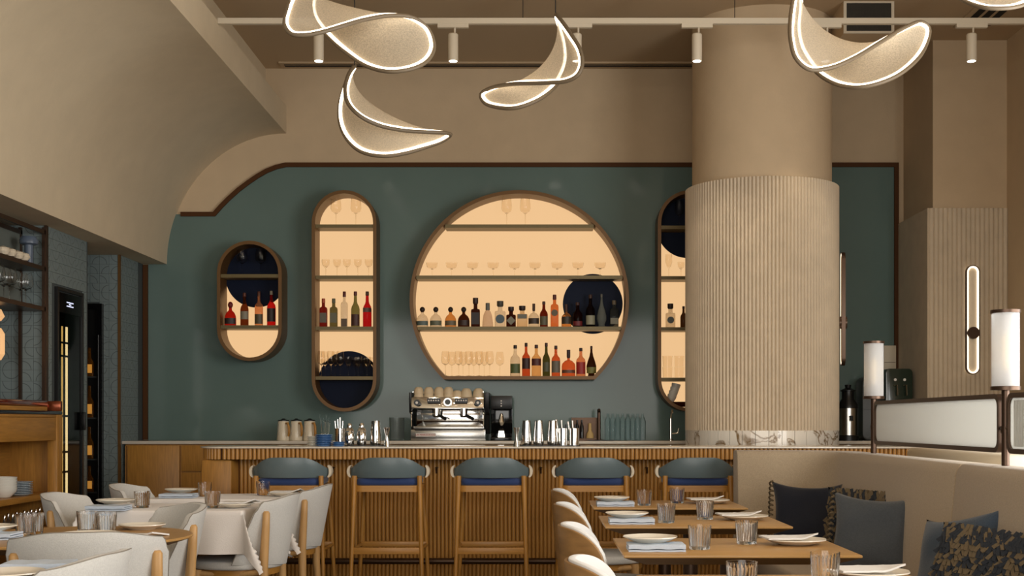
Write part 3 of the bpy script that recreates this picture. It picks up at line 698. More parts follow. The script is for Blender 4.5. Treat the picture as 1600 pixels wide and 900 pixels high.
MB().box(-2.16, X1, .3, .69, 0, .1).build('plinth', 'brown', t)
hs = [(.0136 * math.cos(R(a)), -.014 * math.sin(R(a))) for a in range(0, 181, 20)]
def slat(h): return MB().prism([(p[0], p[1]) for p in hs], 0, h).mesh('slat', angle=50)
me1 = slat(.077); me1.materials.append(M['slat']); me2 = slat(ZBT - .092 - .1); me2.materials.append(M['slat'])
xx = X0 + .2; pit = .0303
while xx < X1 - .02:
    o = link('fascia_slat', me1, t, loc=(xx, .031, ZBT - .09)); xx += pit
r = .165; cx, cy = X0 + .03 + .15, .03 + .15
for i in range(9):
    a = R(184 + 84 * i / 8.6); o = link('fascia_slat', me1, t, loc=(cx + .149 * math.cos(a), cy + .149 * math.sin(a), ZBT - .09)); o.rotation_euler = (0, 0, a + PI / 2)
xx = -2.14; pit = .0285
while xx < X1 - .02:
    o = link('slat', me2, t, loc=(xx, .251, .1)); xx += pit
for px in (361, 520, 682, 845, 1011):
    x = pxx(px, 9.2)
    mb = MB().tube([(x, .24, .885), (x, .205, .875), (x, .195, .86), (x, .2, .845)], .007, 8)
    mb.lathe([(.012, -.003), (.012, .003)], 12, c=(x, .236, .885)); mb.build('hook', 'rail', t)
zr = EYE - (877 - CY) * 9.05 / F
MB().cyl((-2.16, .06, zr), (X1, .06, zr), .022, 14).build('foot_rail', 'rail', t)
for x in (-1.9, -.6, .7, 2.0, 3.3): MB().cyl((x, .06, zr), (x, .25, zr), .012, 10).build('rail_bracket', 'rail', t)
# ================================================================ BAR STOOLS
def make_stool():
    t = thing('bar_stool', 'x', 'stool', (0, 0, 0), 0, 'blue-grey leather bar stools at the bar')
    # seat centre at origin, back toward -y
    zs = .80
    MB().prism(rrect(.42, .4, .07), zs - .005, zs + .045).build('seat_cushion', 'blue_seat', t, bevel=.02, bseg=3)
    MB().ring(rrect(.44, .42, .06), rrect(.38, .36, .05), zs - .045, zs - .004, 'z').build('seat_frame', 'oak_x', t)
    # curved backrest band with an arched top
    out, inn = [], []
    n = 33; thick = .022
    rows = []
    for i in range(n):
        u = -1 + 2 * i / (n - 1); au = abs(u)
        a = u * R(74); x = .262 * math.sin(a) * 1.0; y = -.235 + .21 * (1 - math.cos(a)) * .9
        h1 = .982 - .062 * sm((au - .3) / .7) * 1.0 - .012 * au * au
        h0 = .846 + .012 * sm((au - .8) / .2)
        nx, ny = math.sin(a), -math.cos(a)
        ring = []
        for (o_, z) in ((0, h0), (0, h0 * .5 + h1 * .5), (0, h1), (-thick, h1), (-thick, h0 * .5 + h1 * .5), (-thick, h0)):
            til = (z - .846) * .12
            ring.append((x + nx * o_, y + ny * (o_) - til, z))
        rows.append(ring)
    mb = MB().grid(rows, cv=True); mb.f += [(0, 1, 2, 3, 4, 5), tuple(len(mb.v) - 6 + k for k in range(6))[::-1]]
    mb.build('backrest', 'leather', t, bevel=.004, angle=50)
    for s in (-1, 1):
        P = [(s * (.244 + .030 * math.cos(R(q))), .886 + .042 * math.sin(R(q))) for q in range(-80, 81, 20)]
        P += [(s * (.243 + .012 * math.cos(R(q))), .886 + .036 * math.sin(R(q))) for q in range(80, -81, -20)]
        MB().prism(P, -.13, -.06, 'y').build('arm_end', 'linen_light', t, angle=50)          # pale bent arm end hugging the backrest tip
        MB().cyl((s * .214, -.19, .86), (s * .238, -.235, 0), .0165, 12, .012).build('leg', 'oak', t)
        MB().cyl((s * .2, .19, zs - .02), (s * .245, .225, 0), .0165, 12, .012).build('leg', 'oak', t)
        MB().cyl((s * .222, -.21, .37), (s * .226, .21, .37), .012, 8).build('side_stretcher', 'oak_y', t)
    MB().box(-.22, .22, -.222, -.2, .345, .39).build('rear_stretcher', 'oak_x', t, bevel=.004)
    MB().box(-.225, .225, .185, .225, .355, .392).build('footrest', 'oak_x', t, bevel=.004)
    return t
st = make_stool()
YS = 8.62
sl = ['blue-grey leather bar stool at left, behind the white-clothed tables', 'second bar stool from the left, clear of the tables', 'middle bar stool, standing in front of the round cabinet',
      'fourth bar stool from the left, behind the white-backed chairs', 'rightmost bar stool, against the end of the beige banquette']
for i, px in enumerate((448, 603, 767, 928, 1092)):
    o = st if i == 0 else dup(st, (0, 0, 0))
    o.location = (pxx(px, YS - .25), YS, 0); o['label'] = sl[i]
# ================================================================ CHAIRS
def make_chair(kind):
    t = thing('dining_chair', 'x', 'chair', (0, 0, 0), 0, 'x')
    wood = kind == 'wood'
    amax = 67 if wood else 70
    n, m = 41, 9
    def P(u, v, off):
        a = u * R(amax); au = abs(u)
        dd = (1 - math.cos(a)) / (1 - math.cos(R(amax)))
        if wood: top = .83 - .16 * (1 - math.sqrt(max(0, 1 - (dd * .99) ** 2)))
        else: top = .825 - .03 * sm((au - .2) / .7) - .06 * sm((au - .84) / .16) ** 1.3
        bot = .44 + .02 * au
        z = bot + (top - bot) * v
        fl = .90 + .1 * (z - .44) / .38                   # opens slightly towards the top
        rx, ry = (.285 if wood else .312) * fl + off, .27 * fl + off
        y = -ry * math.cos(a) ; x = rx * math.sin(a)
        if not wood: y += -.045 * v + .075 * (1 - v) * au * au
        return (x, y, z)
    def shell(o0, o1, v0, v1, mname, nm, mm):
        rows = []
        for i in range(n):
            u = -1 + 2 * i / (n - 1); r_ = []
            for k in range(m): r_.append(P(u, v0 + (v1 - v0) * k / (m - 1), o0))
            for k in range(m): r_.append(P(u, v1 - (v1 - v0) * k / (m - 1), o1))
            rows.append(r_)
        mb = MB().grid(rows, cv=True); q = 2 * m
        mb.f += [tuple(range(q))[::-1], tuple((n - 1) * q + k for k in range(q))]
        return mb.build(nm, mm, t, angle=60, bevel=.003)
    if wood:
        shell(0, -.012, 0, 1, '', 'outer_shell', 'veneer'); shell(-.0122, -.034, .02, 1.015, '', 'back_pad', 'fabric_white')
    else:
        shell(0, -.034, 0, 1, '', 'back_shell', 'fabric')
        rows = [P(-1 + 2 * i / 40, 1.0, -.002) for i in range(41)]
        MB().tube([P(-1, v / 6, .0) for v in range(6)] + rows + [P(1, 1 - v / 6, .0) for v in range(1, 7)], .0022, 6).build('piping', 'piping', t)
    fm = 'fabric'
    pts = [(.25 * math.cos(2 * PI * i / 40) * (1.02), .255 * math.sin(2 * PI * i / 40) + .0) for i in range(40)]
    pts = [(x, y * (1.08 if y > 0 else .9)) for x, y in pts]
    MB().prism(pts, .43, .475).build('seat', fm, t, bevel=.016, bseg=3, angle=60)
    MB().prism([(x * .9, y * .9) for x, y in pts], .395, .43).build('seat_frame', 'oak_y', t)
    wm = 'oak_pale'
    for s in (-1, 1):
        a = R(55) * s; bx, by = .285 * math.sin(a), -.27 * math.cos(a)
        MB().tube([(bx * 1.12, by * 1.24, 0), (bx * 1.04, by * 1.13, .3), (bx * 1.02, by * 1.11, .45), (bx * 1.055, by * 1.2, .66), (bx * 1.06, by * 1.22, .735), (bx * 1.06, by * 1.22, .745)], [.016, .024, .025, .021, .019, .012], 12).build('leg', wm, t, angle=60)
        MB().tube([(s * .23, .235, 0), (s * .2, .2, .3), (s * .19, .19, .43)], [.014, .02, .024], 12).build('leg', wm, t, angle=60)
        MB().tube([(bx * 1.0, by * 1.06, .42), (s * .2, 0, .4), (s * .19, .18, .41)], .017, 8).build('side_rail', wm, t, angle=60)
    return t
cw = make_chair('wood')
TY = [6.92, 5.70, 4.48, 3.26]                         # near edges of the right-hand tables
lw = ['white-padded wooden barrel chair at the table nearest the bar', 'white-padded wooden barrel chair at second table from the bar', 'white-padded wooden barrel chair at third table from the bar', 'white-padded wooden barrel chair lowest in view, cut off by the frame']
for i, y in enumerate(TY):
    o = cw if i == 0 else dup(cw, (0, 0, 0)); o.location = (.345, y + .34, 0); o.rotation_euler = (0, 0, -PI / 2); o['label'] = lw[i]; o['group'] = 'white-padded wooden chairs'
cf = make_chair('fabric')
spots = [(-1.60, 8.0, 90, 'grey fabric chair at right end of the farther white-clothed table'), (-1.62, 7.0, 90, 'grey fabric chair at right end of the nearer white-clothed table'),
         (-2.36, 8.04, -90, 'grey fabric chair at left end of the farther white-clothed table'), (-2.40, 7.05, -90, 'grey fabric chair at left end of the nearer white-clothed table'),
         (-1.68, 4.84, 12, 'grey fabric chair with its wide back to us at the round table'), (-1.87, 5.98, 122, 'grey fabric chair right of the round wooden table, facing left'),
         (-1.57, 3.9, 86, 'grey fabric chair at the bottom left edge of the picture')]
for i, (x, y, a, lb) in enumerate(spots):
    o = cf if i == 0 else dup(cf, (0, 0, 0)); o.location = (x, y, 0); o.rotation_euler = (0, 0, R(a)); o['label'] = lb; o['group'] = 'grey fabric chairs'
# ================================================================ TABLES
ZT_ = .75
def right_table(y0, label, xc=.72, grp='oak dining tables along the banquette'):
    t = thing('dining_table', label, 'table', (xc, y0 + .33, 0), 0, grp)
    a, b = .418, .33
    vs = [(-a, -b, ZT_), (a, -b, ZT_), (a, b, ZT_), (-a, b, ZT_), (-a, -b, ZT_ - .009), (a, -b, ZT_ - .009), (a, b, ZT_ - .009), (-a, b, ZT_ - .009)]
    MB().box(-a, a, -b, b, ZT_ - .01, ZT_).build('tabletop', 'table', t, bevel=.0025)
    c, d = a - .085, b - .085
    MB().add([(-a + .003, -b + .003, ZT_ - .0102), (a - .003, -b + .003, ZT_ - .0102), (a - .003, b - .003, ZT_ - .0102), (-a + .003, b - .003, ZT_ - .0102), (-c, -d, ZT_ - .042), (c, -d, ZT_ - .042), (c, d, ZT_ - .042), (-c, d, ZT_ - .042)],
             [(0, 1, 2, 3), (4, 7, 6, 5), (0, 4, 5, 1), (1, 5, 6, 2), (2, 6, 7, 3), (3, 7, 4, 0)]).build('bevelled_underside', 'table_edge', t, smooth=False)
    MB().lathe([(.035, .02), (.035, ZT_ - .043)], 20).build('pedestal', 'bronze', t)
    MB().lathe([(.22, 0), (.22, .012), (.05, .022), (.036, .024)], 28).build('base', 'bronze', t)
    return t
tl = ['oak dining table nearest the bar along the banquette', 'second oak dining table from the bar along the banquette', 'third oak dining table from the bar along the banquette', 'oak dining table at bottom right, cut off by the frame']
for y, lb in zip(TY, tl): right_table(y, lb)
# left: two cloth-covered tables
def cloth_table(x0, x1, y0, y1, which):
    cx, cy = (x0 + x1) / 2, (y0 + y1) / 2; a, b = (x1 - x0) / 2 - .01, (y1 - y0) / 2 - .01
    t = thing('dining_table', f'table under the {which} white cloth', 'table', (cx, cy, 0), 0, 'tables under white cloths')
    MB().box(-a, a, -b, b, ZT_ - .035, ZT_ - .004).build('tabletop', 'table', t)
    MB().lathe([(.035, .02), (.035, ZT_ - .036)], 16).build('pedestal', 'bronze', t); MB().lathe([(.24, 0), (.24, .012), (.04, .03)], 24).build('base', 'bronze', t)
    ov = .235; N = 64; rows = []
    A, B_ = a + .008, b + .008
    for i in range(N + 1):
        r_ = []
        for j in range(N + 1):
            x = (-1 + 2 * i / N) * (A + ov); y = (-1 + 2 * j / N) * (B_ + ov)
            dx = max(0, abs(x) - A); dy = max(0, abs(y) - B_)
            sx = 1 if x > 0 else -1; sy = 1 if y > 0 else -1
            X = max(-A, min(A, x)); Y = max(-B_, min(B_, y)); d = math.hypot(dx, dy)
            if d == 0: r_.append((X, Y, ZT_ + .0015 * math.sin(x * 9) * math.sin(y * 8))); continue
            q = min(dx, dy) / max(dx, dy) if max(dx, dy) > 0 else 0
            f = d / ov
            wav = .012 * f * math.sin((x if dy > dx else y) * 24 + sx) + .01 * f
            if dy >= dx: X += sx * (.05 * q * f * (1 if dx else 0)); Y += sy * (wav + .035 * q * f)
            else: Y += sy * (.035 * q * f); X += sx * (wav + .05 * q * f)
            if dx and dy:
                X += sx * .03 * q * f; Y += sy * .03 * q * f
            r_.append((X, Y, ZT_ + .003 - d * .985))
        rows.append(r_)
    MB().grid(rows).build('tablecloth', 'cloth', None, f'white cloth draped over the {which} of two covered tables', 'tablecloth', 'white tablecloths', None, (cx, cy, 0), angle=180)
cloth_table(-2.37, -1.54, 7.72, 8.30, 'farther'); cloth_table(-2.41, -1.545, 6.71, 7.34, 'nearer')
def round_table(cx, cy, r, lb):
    t = thing('round_table', lb, 'table', (cx, cy, 0), 0, 'round wooden tables')
    MB().lathe([(.001, ZT_ - .012), (r - .004, ZT_ - .012), (r, ZT_ - .009), (r, ZT_ - .003), (r - .003, ZT_), (.001, ZT_)], 72).build('tabletop', 'table', t)
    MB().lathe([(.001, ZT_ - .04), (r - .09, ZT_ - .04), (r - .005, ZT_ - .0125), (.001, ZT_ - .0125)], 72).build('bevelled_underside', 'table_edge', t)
    MB().lathe([(.04, .02), (.04, ZT_ - .041)], 20).build('pedestal', 'bronze', t); MB().lathe([(.25, 0), (.25, .012), (.05, .03)], 28).build('base', 'bronze', t)
RT = (-1.92, 5.25, .49)
round_table(*RT, 'round oak table behind the wide-backed chair at left'); right_table(3.44, 'oak dining table at the bottom left corner of the picture', -1.98, 'oak table at bottom left')
# ---- place settings
def tumbler_mesh(r=.043, h=.088):
    p = [(.001, 0), (r * .84, 0), (r * .88, .004), (r, h), (r - .0025, h + .0005), (r * .82, .014), (.001, .012)]
    mb = MB(); o = p[:4]; seg = 72; vs = []; n = len(p)
    for q, (rr, z) in enumerate(p):
        for k in range(seg):
            a = 2 * PI * k / seg; f = 1 + (.02 * math.cos(24 * a) if q in (1, 2) else 0) + (.014 * math.cos(24 * a) if q == 3 and False else 0)
            vs.append((rr * f * math.cos(a), rr * f * math.sin(a), z))
    fs = [(i * seg + k, i * seg + (k + 1) % seg, (i + 1) * seg + (k + 1) % seg, (i + 1) * seg + k) for i in range(n - 1) for k in range(seg)]
    fs += [tuple(range(seg))[::-1], tuple(range((n - 1) * seg, n * seg))]
    # intermediate ribbed ring just under the rim
    return mb.add(vs, fs)
def ribbed(r=.043, h=.088):
    mb = MB(); seg = 96; rows = []
    for rr, z, rib in ((.001, 0, 0), (r * .82, 0, 0), (r * .86, .004, 1), (r * .975, h * .84, 1), (r * .99, h * .88, 0), (r, h, 0), (r - .0028, h, 0), (r * .82, .012, 0), (.001, .011, 0)):
        rows.append([(rr * (1 + .022 * rib * math.cos(24 * 2 * PI * k / seg)) * math.cos(2 * PI * k / seg), rr * (1 + .022 * rib * math.cos(24 * 2 * PI * k / seg)) * math.sin(2 * PI * k / seg), z) for k in range(seg)])
    me = mb.grid(rows, cv=True).mesh('tumbler', angle=60); me.materials.append(M['glass']); return me
TUM = ribbed()
def plate_mesh(r=.1):
    mb = MB(); seg = 48; rows = []
    for rr, z in ((.001, .004), (r * .5, .003), (r * .56, 0), (r * .62, .004), (r * .8, .009), (r, .019), (r * .99, .0225), (r * .8, .0135), (r * .6, .008), (.001, .0075)):
        rows.append([(rr * (1 + .012 * (rr > r * .7) * math.sin(7 * 2 * PI * k / seg)) * math.cos(2 * PI * k / seg), rr * (1 + .012 * (rr > r * .7) * math.sin(5 * 2 * PI * k / seg)) * math.sin(2 * PI * k / seg), z) for k in range(seg)])
    me = mb.grid(rows, cv=True).mesh('plate', angle=60); me.materials.append(M['plate']); return me
PLA = plate_mesh(); PLB = plate_mesh(.115)
def napkin_mesh(w, d, layers, flap, m):
    # folded cloth: one continuous serpentine section extruded along its width, slightly rumpled
    th = .006; sec = []
    rows = []; nx = 12
    for L in range(layers):
        z = L * (th + .0035) + th / 2
        seq = [(-d / 2 + d * k / 8, z) for k in range(9)]
        sec += seq if L % 2 == 0 else seq[::-1]
    N = len(sec)
    for i in range(nx + 1):
        x = -w / 2 + w * i / nx; wob = .0012 * math.sin(i * 1.3)
        lo, hi = [], []
        for k, (y, z) in enumerate(sec):
            t0 = sec[max(k - 1, 0)]; t1 = sec[min(k + 1, N - 1)]; tx, ty = t1[0] - t0[0], t1[1] - t0[1]; l = math.hypot(tx, ty) or 1
            nx_, ny_ = -ty / l, tx / l
            z2 = z + wob + (.018 * flap * max(0, (i / nx - .6) / .4) ** 1.5 * (1 - (y + d / 2) / d) if z > th or layers == 1 else 0)
            z2 = max(z2, th / 2 + .0003)
            lo.append((x, y - nx_ * th / 2, max(z2 - ny_ * th / 2, 0))); hi.append((x, y + nx_ * th / 2, max(z2 + ny_ * th / 2, 0)))
        rows.append(lo + hi[::-1])
    mb = MB().grid(rows, cv=True); q = 2 * N
    mb.f += [tuple(range(q))[::-1], tuple(nx * q + k for k in range(q))]
    me = mb.mesh('napkin', angle=60); me.materials.append(M[m]); return me
NAP = napkin_mesh(.205, .13, 3, 0, 'napkin'); NAW = napkin_mesh(.19, .14, 1, 1.1, 'napkin_white')
def put(name, me, label, cat, loc, rz=0, group=None, rx=0, ry=0):
    o = link(name, me, None, label, cat, group, None, loc); o.rotation_euler = (rx, ry, rz); return o
tn = ['the oak table nearest the bar', 'the second oak table from the bar', 'the third oak table from the bar', 'the oak table at bottom right']
for i, y0 in enumerate(TY):
    # positions read off each table
    D0 = y0 + .20
    if i < 3:
        put('napkin', NAP, f'blue-white folded napkin on chair side of {tn[i]}', 'napkin', (.43, D0 - .02, ZT_), 0, 'blue-white napkins')
        put('plate', PLA, f'cream plate on folded napkin, chair side of {tn[i]}', 'plate', (.415, D0 + .03, ZT_ + .0255), 0, 'plates on napkins')
    put('tumbler', TUM, f'ribbed glass tumbler on chair side of {tn[i]}', 'glass', (.595 if i < 3 else .555, D0 + .02, ZT_), 0, 'tumblers on oak tables')
    if i < 3: put('tumbler', TUM, f'ribbed glass tumbler on banquette side of {tn[i]}', 'glass', (.80, D0 + .22, ZT_), 0, 'tumblers on oak tables')
    if i < 3:
        put('plate', PLB, f'cream plate on banquette side of {tn[i]}', 'plate', (.985, D0 + .2, ZT_), 0, 'plates on the banquette side')
        put('napkin', NAW, f'white napkin lying over plate, banquette side of {tn[i]}', 'napkin', (.955, D0 + .2, ZT_ + .0235), R(6), 'white napkins on plates')
    else:
        put('tumbler', TUM, f'ribbed glass tumbler on banquette side of {tn[i]}', 'glass', (.84, D0 + .28, ZT_), 0, 'tumblers on oak tables')
        put('plate', PLB, f'cream plate on banquette side of {tn[i]}', 'plate', (1.0, D0 + .38, ZT_), 0, 'plates on the banquette side')
        put('napkin', NAW, f'white napkin lying over plate, banquette side of {tn[i]}', 'napkin', (.985, D0 + .38, ZT_ + .0235), R(6), 'white napkins on plates')
def onp(x, y, z=ZT_):                                   # point on a horizontal surface seen at (x, y)
    D = F * (EYE - z) / (y - CY); return (pxx(x, D), D, z)
zc_ = ZT_ + .0035
def setting(name, me, lb, cat, x, y, z, rz=0, group=None):
    p = onp(x, y, z); return put(name, me, lb, cat, p, R(rz), group)
gl = 'settings on the white cloths'
setting('tumbler', TUM, 'ribbed tumbler at left of the farther white-clothed table', 'glass', 320, 775.5, zc_, 0, 'tumblers on white cloths')
setting('tumbler', TUM, 'ribbed tumbler near right of the farther white-clothed table', 'glass', 411, 773.5, zc_, 0, 'tumblers on white cloths')
setting('tumbler', TUM, 'ribbed tumbler at left of the nearer white-clothed table', 'glass', 222, 793, zc_, 0, 'tumblers on white cloths')
setting('tumbler', TUM, 'ribbed tumbler at centre of the nearer white-clothed table', 'glass', 332, 793, zc_, 0, 'tumblers on white cloths')
setting('napkin', NAP, 'grey-blue napkin at left of the farther white-clothed table', 'napkin', 279, 777.5, zc_, 0, 'blue-white napkins')
p = onp(283, 775.5, zc_); put('plate', PLA, 'cream plate on napkin, left of the farther white-clothed table', 'plate', (p[0], p[1], zc_ + .0255), 0, 'plates on napkins')
setting('plate', PLA, 'cream plate at right of the farther white-clothed table', 'plate', 444, 774.5, zc_, 0, 'plates on white cloths')
p = onp(449, 774.5, zc_); put('napkin', NAW, 'white napkin over plate, right of the farther white-clothed table', 'napkin', (p[0], p[1], zc_ + .0235), 0, 'white napkins on plates')
setting('napkin', NAP, 'grey-blue napkin at left of the nearer white-clothed table', 'napkin', 170, 797, zc_, 0, 'blue-white napkins')
p = onp(180, 794, zc_); put('plate', PLA, 'cream plate on napkin, left of the nearer white-clothed table', 'plate', (p[0], p[1], zc_ + .0255), 0, 'plates on napkins')
setting('plate', PLA, 'cream plate at right of the nearer white-clothed table', 'plate', 368, 792.5, zc_, 0, 'plates on white cloths')
p = onp(375, 792.5, zc_); put('napkin', NAW, 'white napkin over plate, right of the nearer white-clothed table', 'napkin', (p[0], p[1], zc_ + .0235), 0, 'white napkins on plates')
for x, y, lb in ((40, 836, 'ribbed tumbler, left of two at the left of the round table'), (52, 834.5, 'ribbed tumbler, right of two at the left of the round table'), (136, 831, 'ribbed tumbler, left of the centre pair on round table'), (166, 833, 'ribbed tumbler, right of the centre pair on round table')):
    setting('tumbler', TUM, lb, 'glass', x, y, ZT_, 0, 'tumblers on the round table')
setting('plate', PLA, 'cream plate at the far right side of the round table', 'plate', 222, 826.5, ZT_, 0, 'plates on the round table')
setting('plate', PLB, 'cream plate half hidden behind the wide-backed chair on round table', 'plate', 141, 840.5, ZT_, 0, 'plates on the round table')
setting('napkin', NAW, 'white napkin right of the half-hidden plate on the round table', 'napkin', 218, 838, ZT_, -12, 'napkins on the round table')
setting('napkin', NAP, 'blue-white napkin at left edge of the round table', 'napkin', -14, 842, ZT_, 0, 'napkins on the round table')
p = onp(-14, 839, ZT_); put('plate', PLA, 'cream plate on napkin at left edge of the round table', 'plate', (p[0], p[1], ZT_ + .0255), 0, 'plates on napkins')
setting('napkin', NAP, 'blue-white rolled napkin on the bottom left table', 'napkin', 62, 890, ZT_, 8, 'napkins on the bottom left table')
p = onp(8, 905, ZT_); put('plate', PLB, 'cream plate on the bottom left table', 'plate', (p[0], p[1], ZT_ + .002), 0, 'plates on the bottom left table')
# ================================================================ BANQUETTE
XB, YB0, YBE = 1.85, 2.6, 8.1
def bpath(n=12):
    P = [(1.262, YBE), (1.50, YBE)]; r = .35
    for i in range(1, n + 1):
        a = PI / 2 - PI / 2 * i / n; P.append((1.50 + r * math.cos(a), YBE - r + r * math.sin(a)))
    P += [(XB, 7.2), (XB, 6.4), (XB, 5.635)]
    return P
def sweep(path, sec):
    # sec: (outward offset, height) points; path runs left to right then towards the viewer, outward = away from the seat
    rows = []
    n = len(path)
    for i in range(n):
        a = Vector(path[max(i - 1, 0)]); b = Vector(path[min(i + 1, n - 1)]); t_ = (b - a).normalized(); nn = Vector((-t_.y, t_.x))
        rows.append([(path[i][0] + nn.x * o_, path[i][1] + nn.y * o_, z) for o_, z in sec])
    mb = MB().grid(rows, cv=True); q = len(sec); mb.f += [tuple(range(q))[::-1], tuple((n - 1) * q + k for k in range(q))]
    return mb
ZS = 1.035
sec = [(-.07, .40), (-.012, ZS - .05), (-.002, ZS - .02), (.015, ZS - .004), (.04, ZS), (.12, ZS), (.145, ZS - .006), (.16, ZS - .03), (.16, .0), (.0, .0)]
bq = thing('banquette', 'curved beige linen banquette wrapping behind the oak tables', 'banquette', (1.56, 5.4, 0))
def loc(mb): mb.v = [(x - 1.56, y - 5.4, z) for x, y, z in mb.v]; return mb
loc(sweep(bpath(), sec)).build('back_panel', 'linen', bq, angle=50, bevel=.006)
loc(sweep([(XB, 5.625), (XB, 5), (XB, 4), (XB, YB0)], sec)).build('back_panel', 'linen', bq, angle=50, bevel=.006)
loc(MB().box(1.27, XB - .04, 5.63, YBE - .02, .33, .46)).build('seat_cushion', 'linen', bq, bevel=.025, bseg=3)
loc(MB().box(1.27, XB - .04, YB0, 5.62, .33, .46)).build('seat_cushion', 'linen', bq, bevel=.025, bseg=3)
loc(MB().box(1.31, XB - .02, YB0, YBE - .04, 0, .33)).build('base', 'linen', bq)
nb = thing('banquette', 'pale banquette with cream top just visible beyond the divider screen', 'banquette', (2.35, 6.9, 0))
MB().box(-.12, .06, -.75, .85, .0, 1.06).build('back_panel', 'linen_light', nb, bevel=.03, bseg=3)
MB().box(.07, .6, -.75, .85, 0, .45).build('seat', 'linen_light', nb, bevel=.03)
# ---- cushions
def pillow(w, h, d, m, name='cover', n=26, wr=.006, seed=0):
    rnd = random.Random(seed); ph = [rnd.uniform(0, 6) for _ in range(4)]
    rows = []
    mb = MB()
    for side in (1, -1):
        rr = []
        for i in range(n + 1):
            r_ = []
            for j in range(n + 1):
                u, v = -1 + 2 * i / n, -1 + 2 * j / n
                pin = 1 - .17 * (1 - abs(u) ** 2.2) * abs(v) ** 3 ; pin2 = 1 - .15 * (1 - abs(v) ** 2.2) * abs(u) ** 3
                x = u * w / 2 * pin2; z = v * h / 2 * pin
                th = ((1 - u ** 4) * (1 - v ** 4)) ** .55 * d / 2
                th += wr * (1 - u * u) * (1 - v * v) * (math.sin(4 * u + 3 * v + ph[0]) + math.sin(6 * v - 3 * u + ph[1]))
                r_.append((x, side * max(th, 0), z))
            rr.append(r_)
        mb.grid(rr)
    return mb
def ruffles(w, h, d, front, seed, nx=24, nzv=15):
    rnd = random.Random(seed); out = [MB(), MB()]
    for j in range(nzv):
        for i in range(nx):
            u = -.92 + 1.84 * (i + .5 * (j % 2)) / nx; v = -.9 + 1.8 * j / (nzv - 1)
            if abs(u) > .96: continue
            th = ((1 - min(u * u, .98) ** 2) * (1 - min(v * v, .98) ** 2)) ** .55 * d / 2
            x, z = u * w / 2 * .96, v * h / 2 * .96; y = front * (th + .006); a = rnd.uniform(-.75, .75); L = h / nzv * 1.7; wd = w / nx * .72
            ca, sa = math.cos(a), math.sin(a)
            pts = []
            for (p, q, lift) in ((-wd / 2, L / 2, .0), (wd / 2, L / 2, .0), (wd / 2, -L / 2, .010), (-wd / 2, -L / 2, .017)):
                pts.append((x + p * ca - q * sa, y + front * lift, z + p * sa + q * ca))
            pts += [(q[0], q[1] - front * .0025, q[2]) for q in pts]
            out[rnd.random() < .5].add(pts, [(0, 1, 2, 3), (7, 6, 5, 4), (0, 4, 5, 1), (1, 5, 6, 2), (2, 6, 7, 3), (3, 7, 4, 0)])
    return out
def cushion(label, loc_, rz, tilt, roll, w, h, d, m, ruff=0, edge=0, seed=1):
    t = thing('cushion', label, 'cushion', loc_, rz, 'scatter cushions on the banquette'); t.rotation_euler = (tilt, roll, rz)
    mb = pillow(w, h, d, m, seed=seed); mb.v = [(x, y, z + h / 2) for x, y, z in mb.v]; mb.build('cover', m, t, angle=180)
    if ruff:
        a, b = ruffles(w, h, d, -1, seed); a2, b2 = ruffles(w, h, d, 1, seed + 5, 18, 11)
        for q in (a, b, a2, b2): q.v = [(x, y, z + h / 2) for x, y, z in q.v]
        a.add(a2.v, a2.f); b.add(b2.v, b2.f)
        a.build('tan_flaps', 'flap_tan', t, kind='stuff', smooth=False); b.build('dark_flaps', 'flap_dark', t, kind='stuff', smooth=False)
    if edge:
        rnd = random.Random(seed); mb = MB()
        for k in range(14):
            z = .02 + (h - .04) * k / 13; x = -w / 2 * .95
            P = [(x + .012 * math.cos(q * 1.1) - .01, .03 * math.sin(q * 1.1) * .6, z + .006 * q - .012) for q in range(6)]
            mb.tube(P, .006, 6)
        mb.build('knotted_fringe', 'flap_tan', t, kind='stuff')
    return t
def cloc(px, D, z=.465): return (pxx(px, D), D, z)
cushion('dark navy cushion with knotted fringe in the corner of the banquette', cloc(1258, 7.42), R(-10), R(-16), R(2), .41, .41, .13, 'navy_cloth', edge=1, seed=3)
cushion('shaggy dark cushion peeping over the slate one on the banquette', cloc(1340, 6.74), R(-30), R(-12), R(3), .41, .40, .10, 'flap_dark', ruff=1, seed=8)
cushion('square slate grey cushion at the centre of the banquette', cloc(1354, 6.36), R(-20), R(-14), R(4), .40, .40, .14, 'slate_cloth', edge=1, seed=5)
cushion('blue-grey cushion leaning behind the shaggy one at right of banquette', cloc(1482, 5.12), R(-62), R(-22), R(-10), .42, .41, .13, 'blue_cloth', seed=11)
cushion('shaggy tan and charcoal cushion at right end of the banquette', cloc(1522, 4.74), R(-38), R(-20), R(6), .40, .37, .14, 'flap_dark', ruff=1, seed=14)
# ---- divider: lamp posts and frosted screens
XD = 1.93
def post_lamp(D, label):
    t = thing('post_lamp', label, 'lamp', (XD, D, ZS + .001), 0, 'frosted post lamps on the banquette')
    MB().lathe([(.016, 0), (.016, .31)], 16).build('post', 'bronze', t)
    MB().lathe([(.006, .31), (.06, .312), (.06, .327), (.055, .328)], 28).build('lower_ring', 'bronze', t)
    MB().lathe([(.055, .328), (.055, .63), (.052, .63), (.052, .328)], 36, cap=False).build('frosted_shade', 'shade', t, angle=60)
    MB().ring(circ(0, 0, .06, 32), circ(0, 0, .046, 32), .629, .642, 'z').build('upper_ring', 'bronze', t)
    MB().lathe([(.008, .328), (.012, .37), (.012, .38), (.008, .39)], 12).build('bulb_holder', 'bronze', t)
    MB().lathe([(.006, .39), (.013, .41), (.014, .52), (.006, .545)], 14).build('bulb', 'bulb', t)
    MB().lathe([(.019, .135), (.019, .16)], 14).build('clamp', 'bronze', t)
PY = (7.35, 5.28, 3.21)
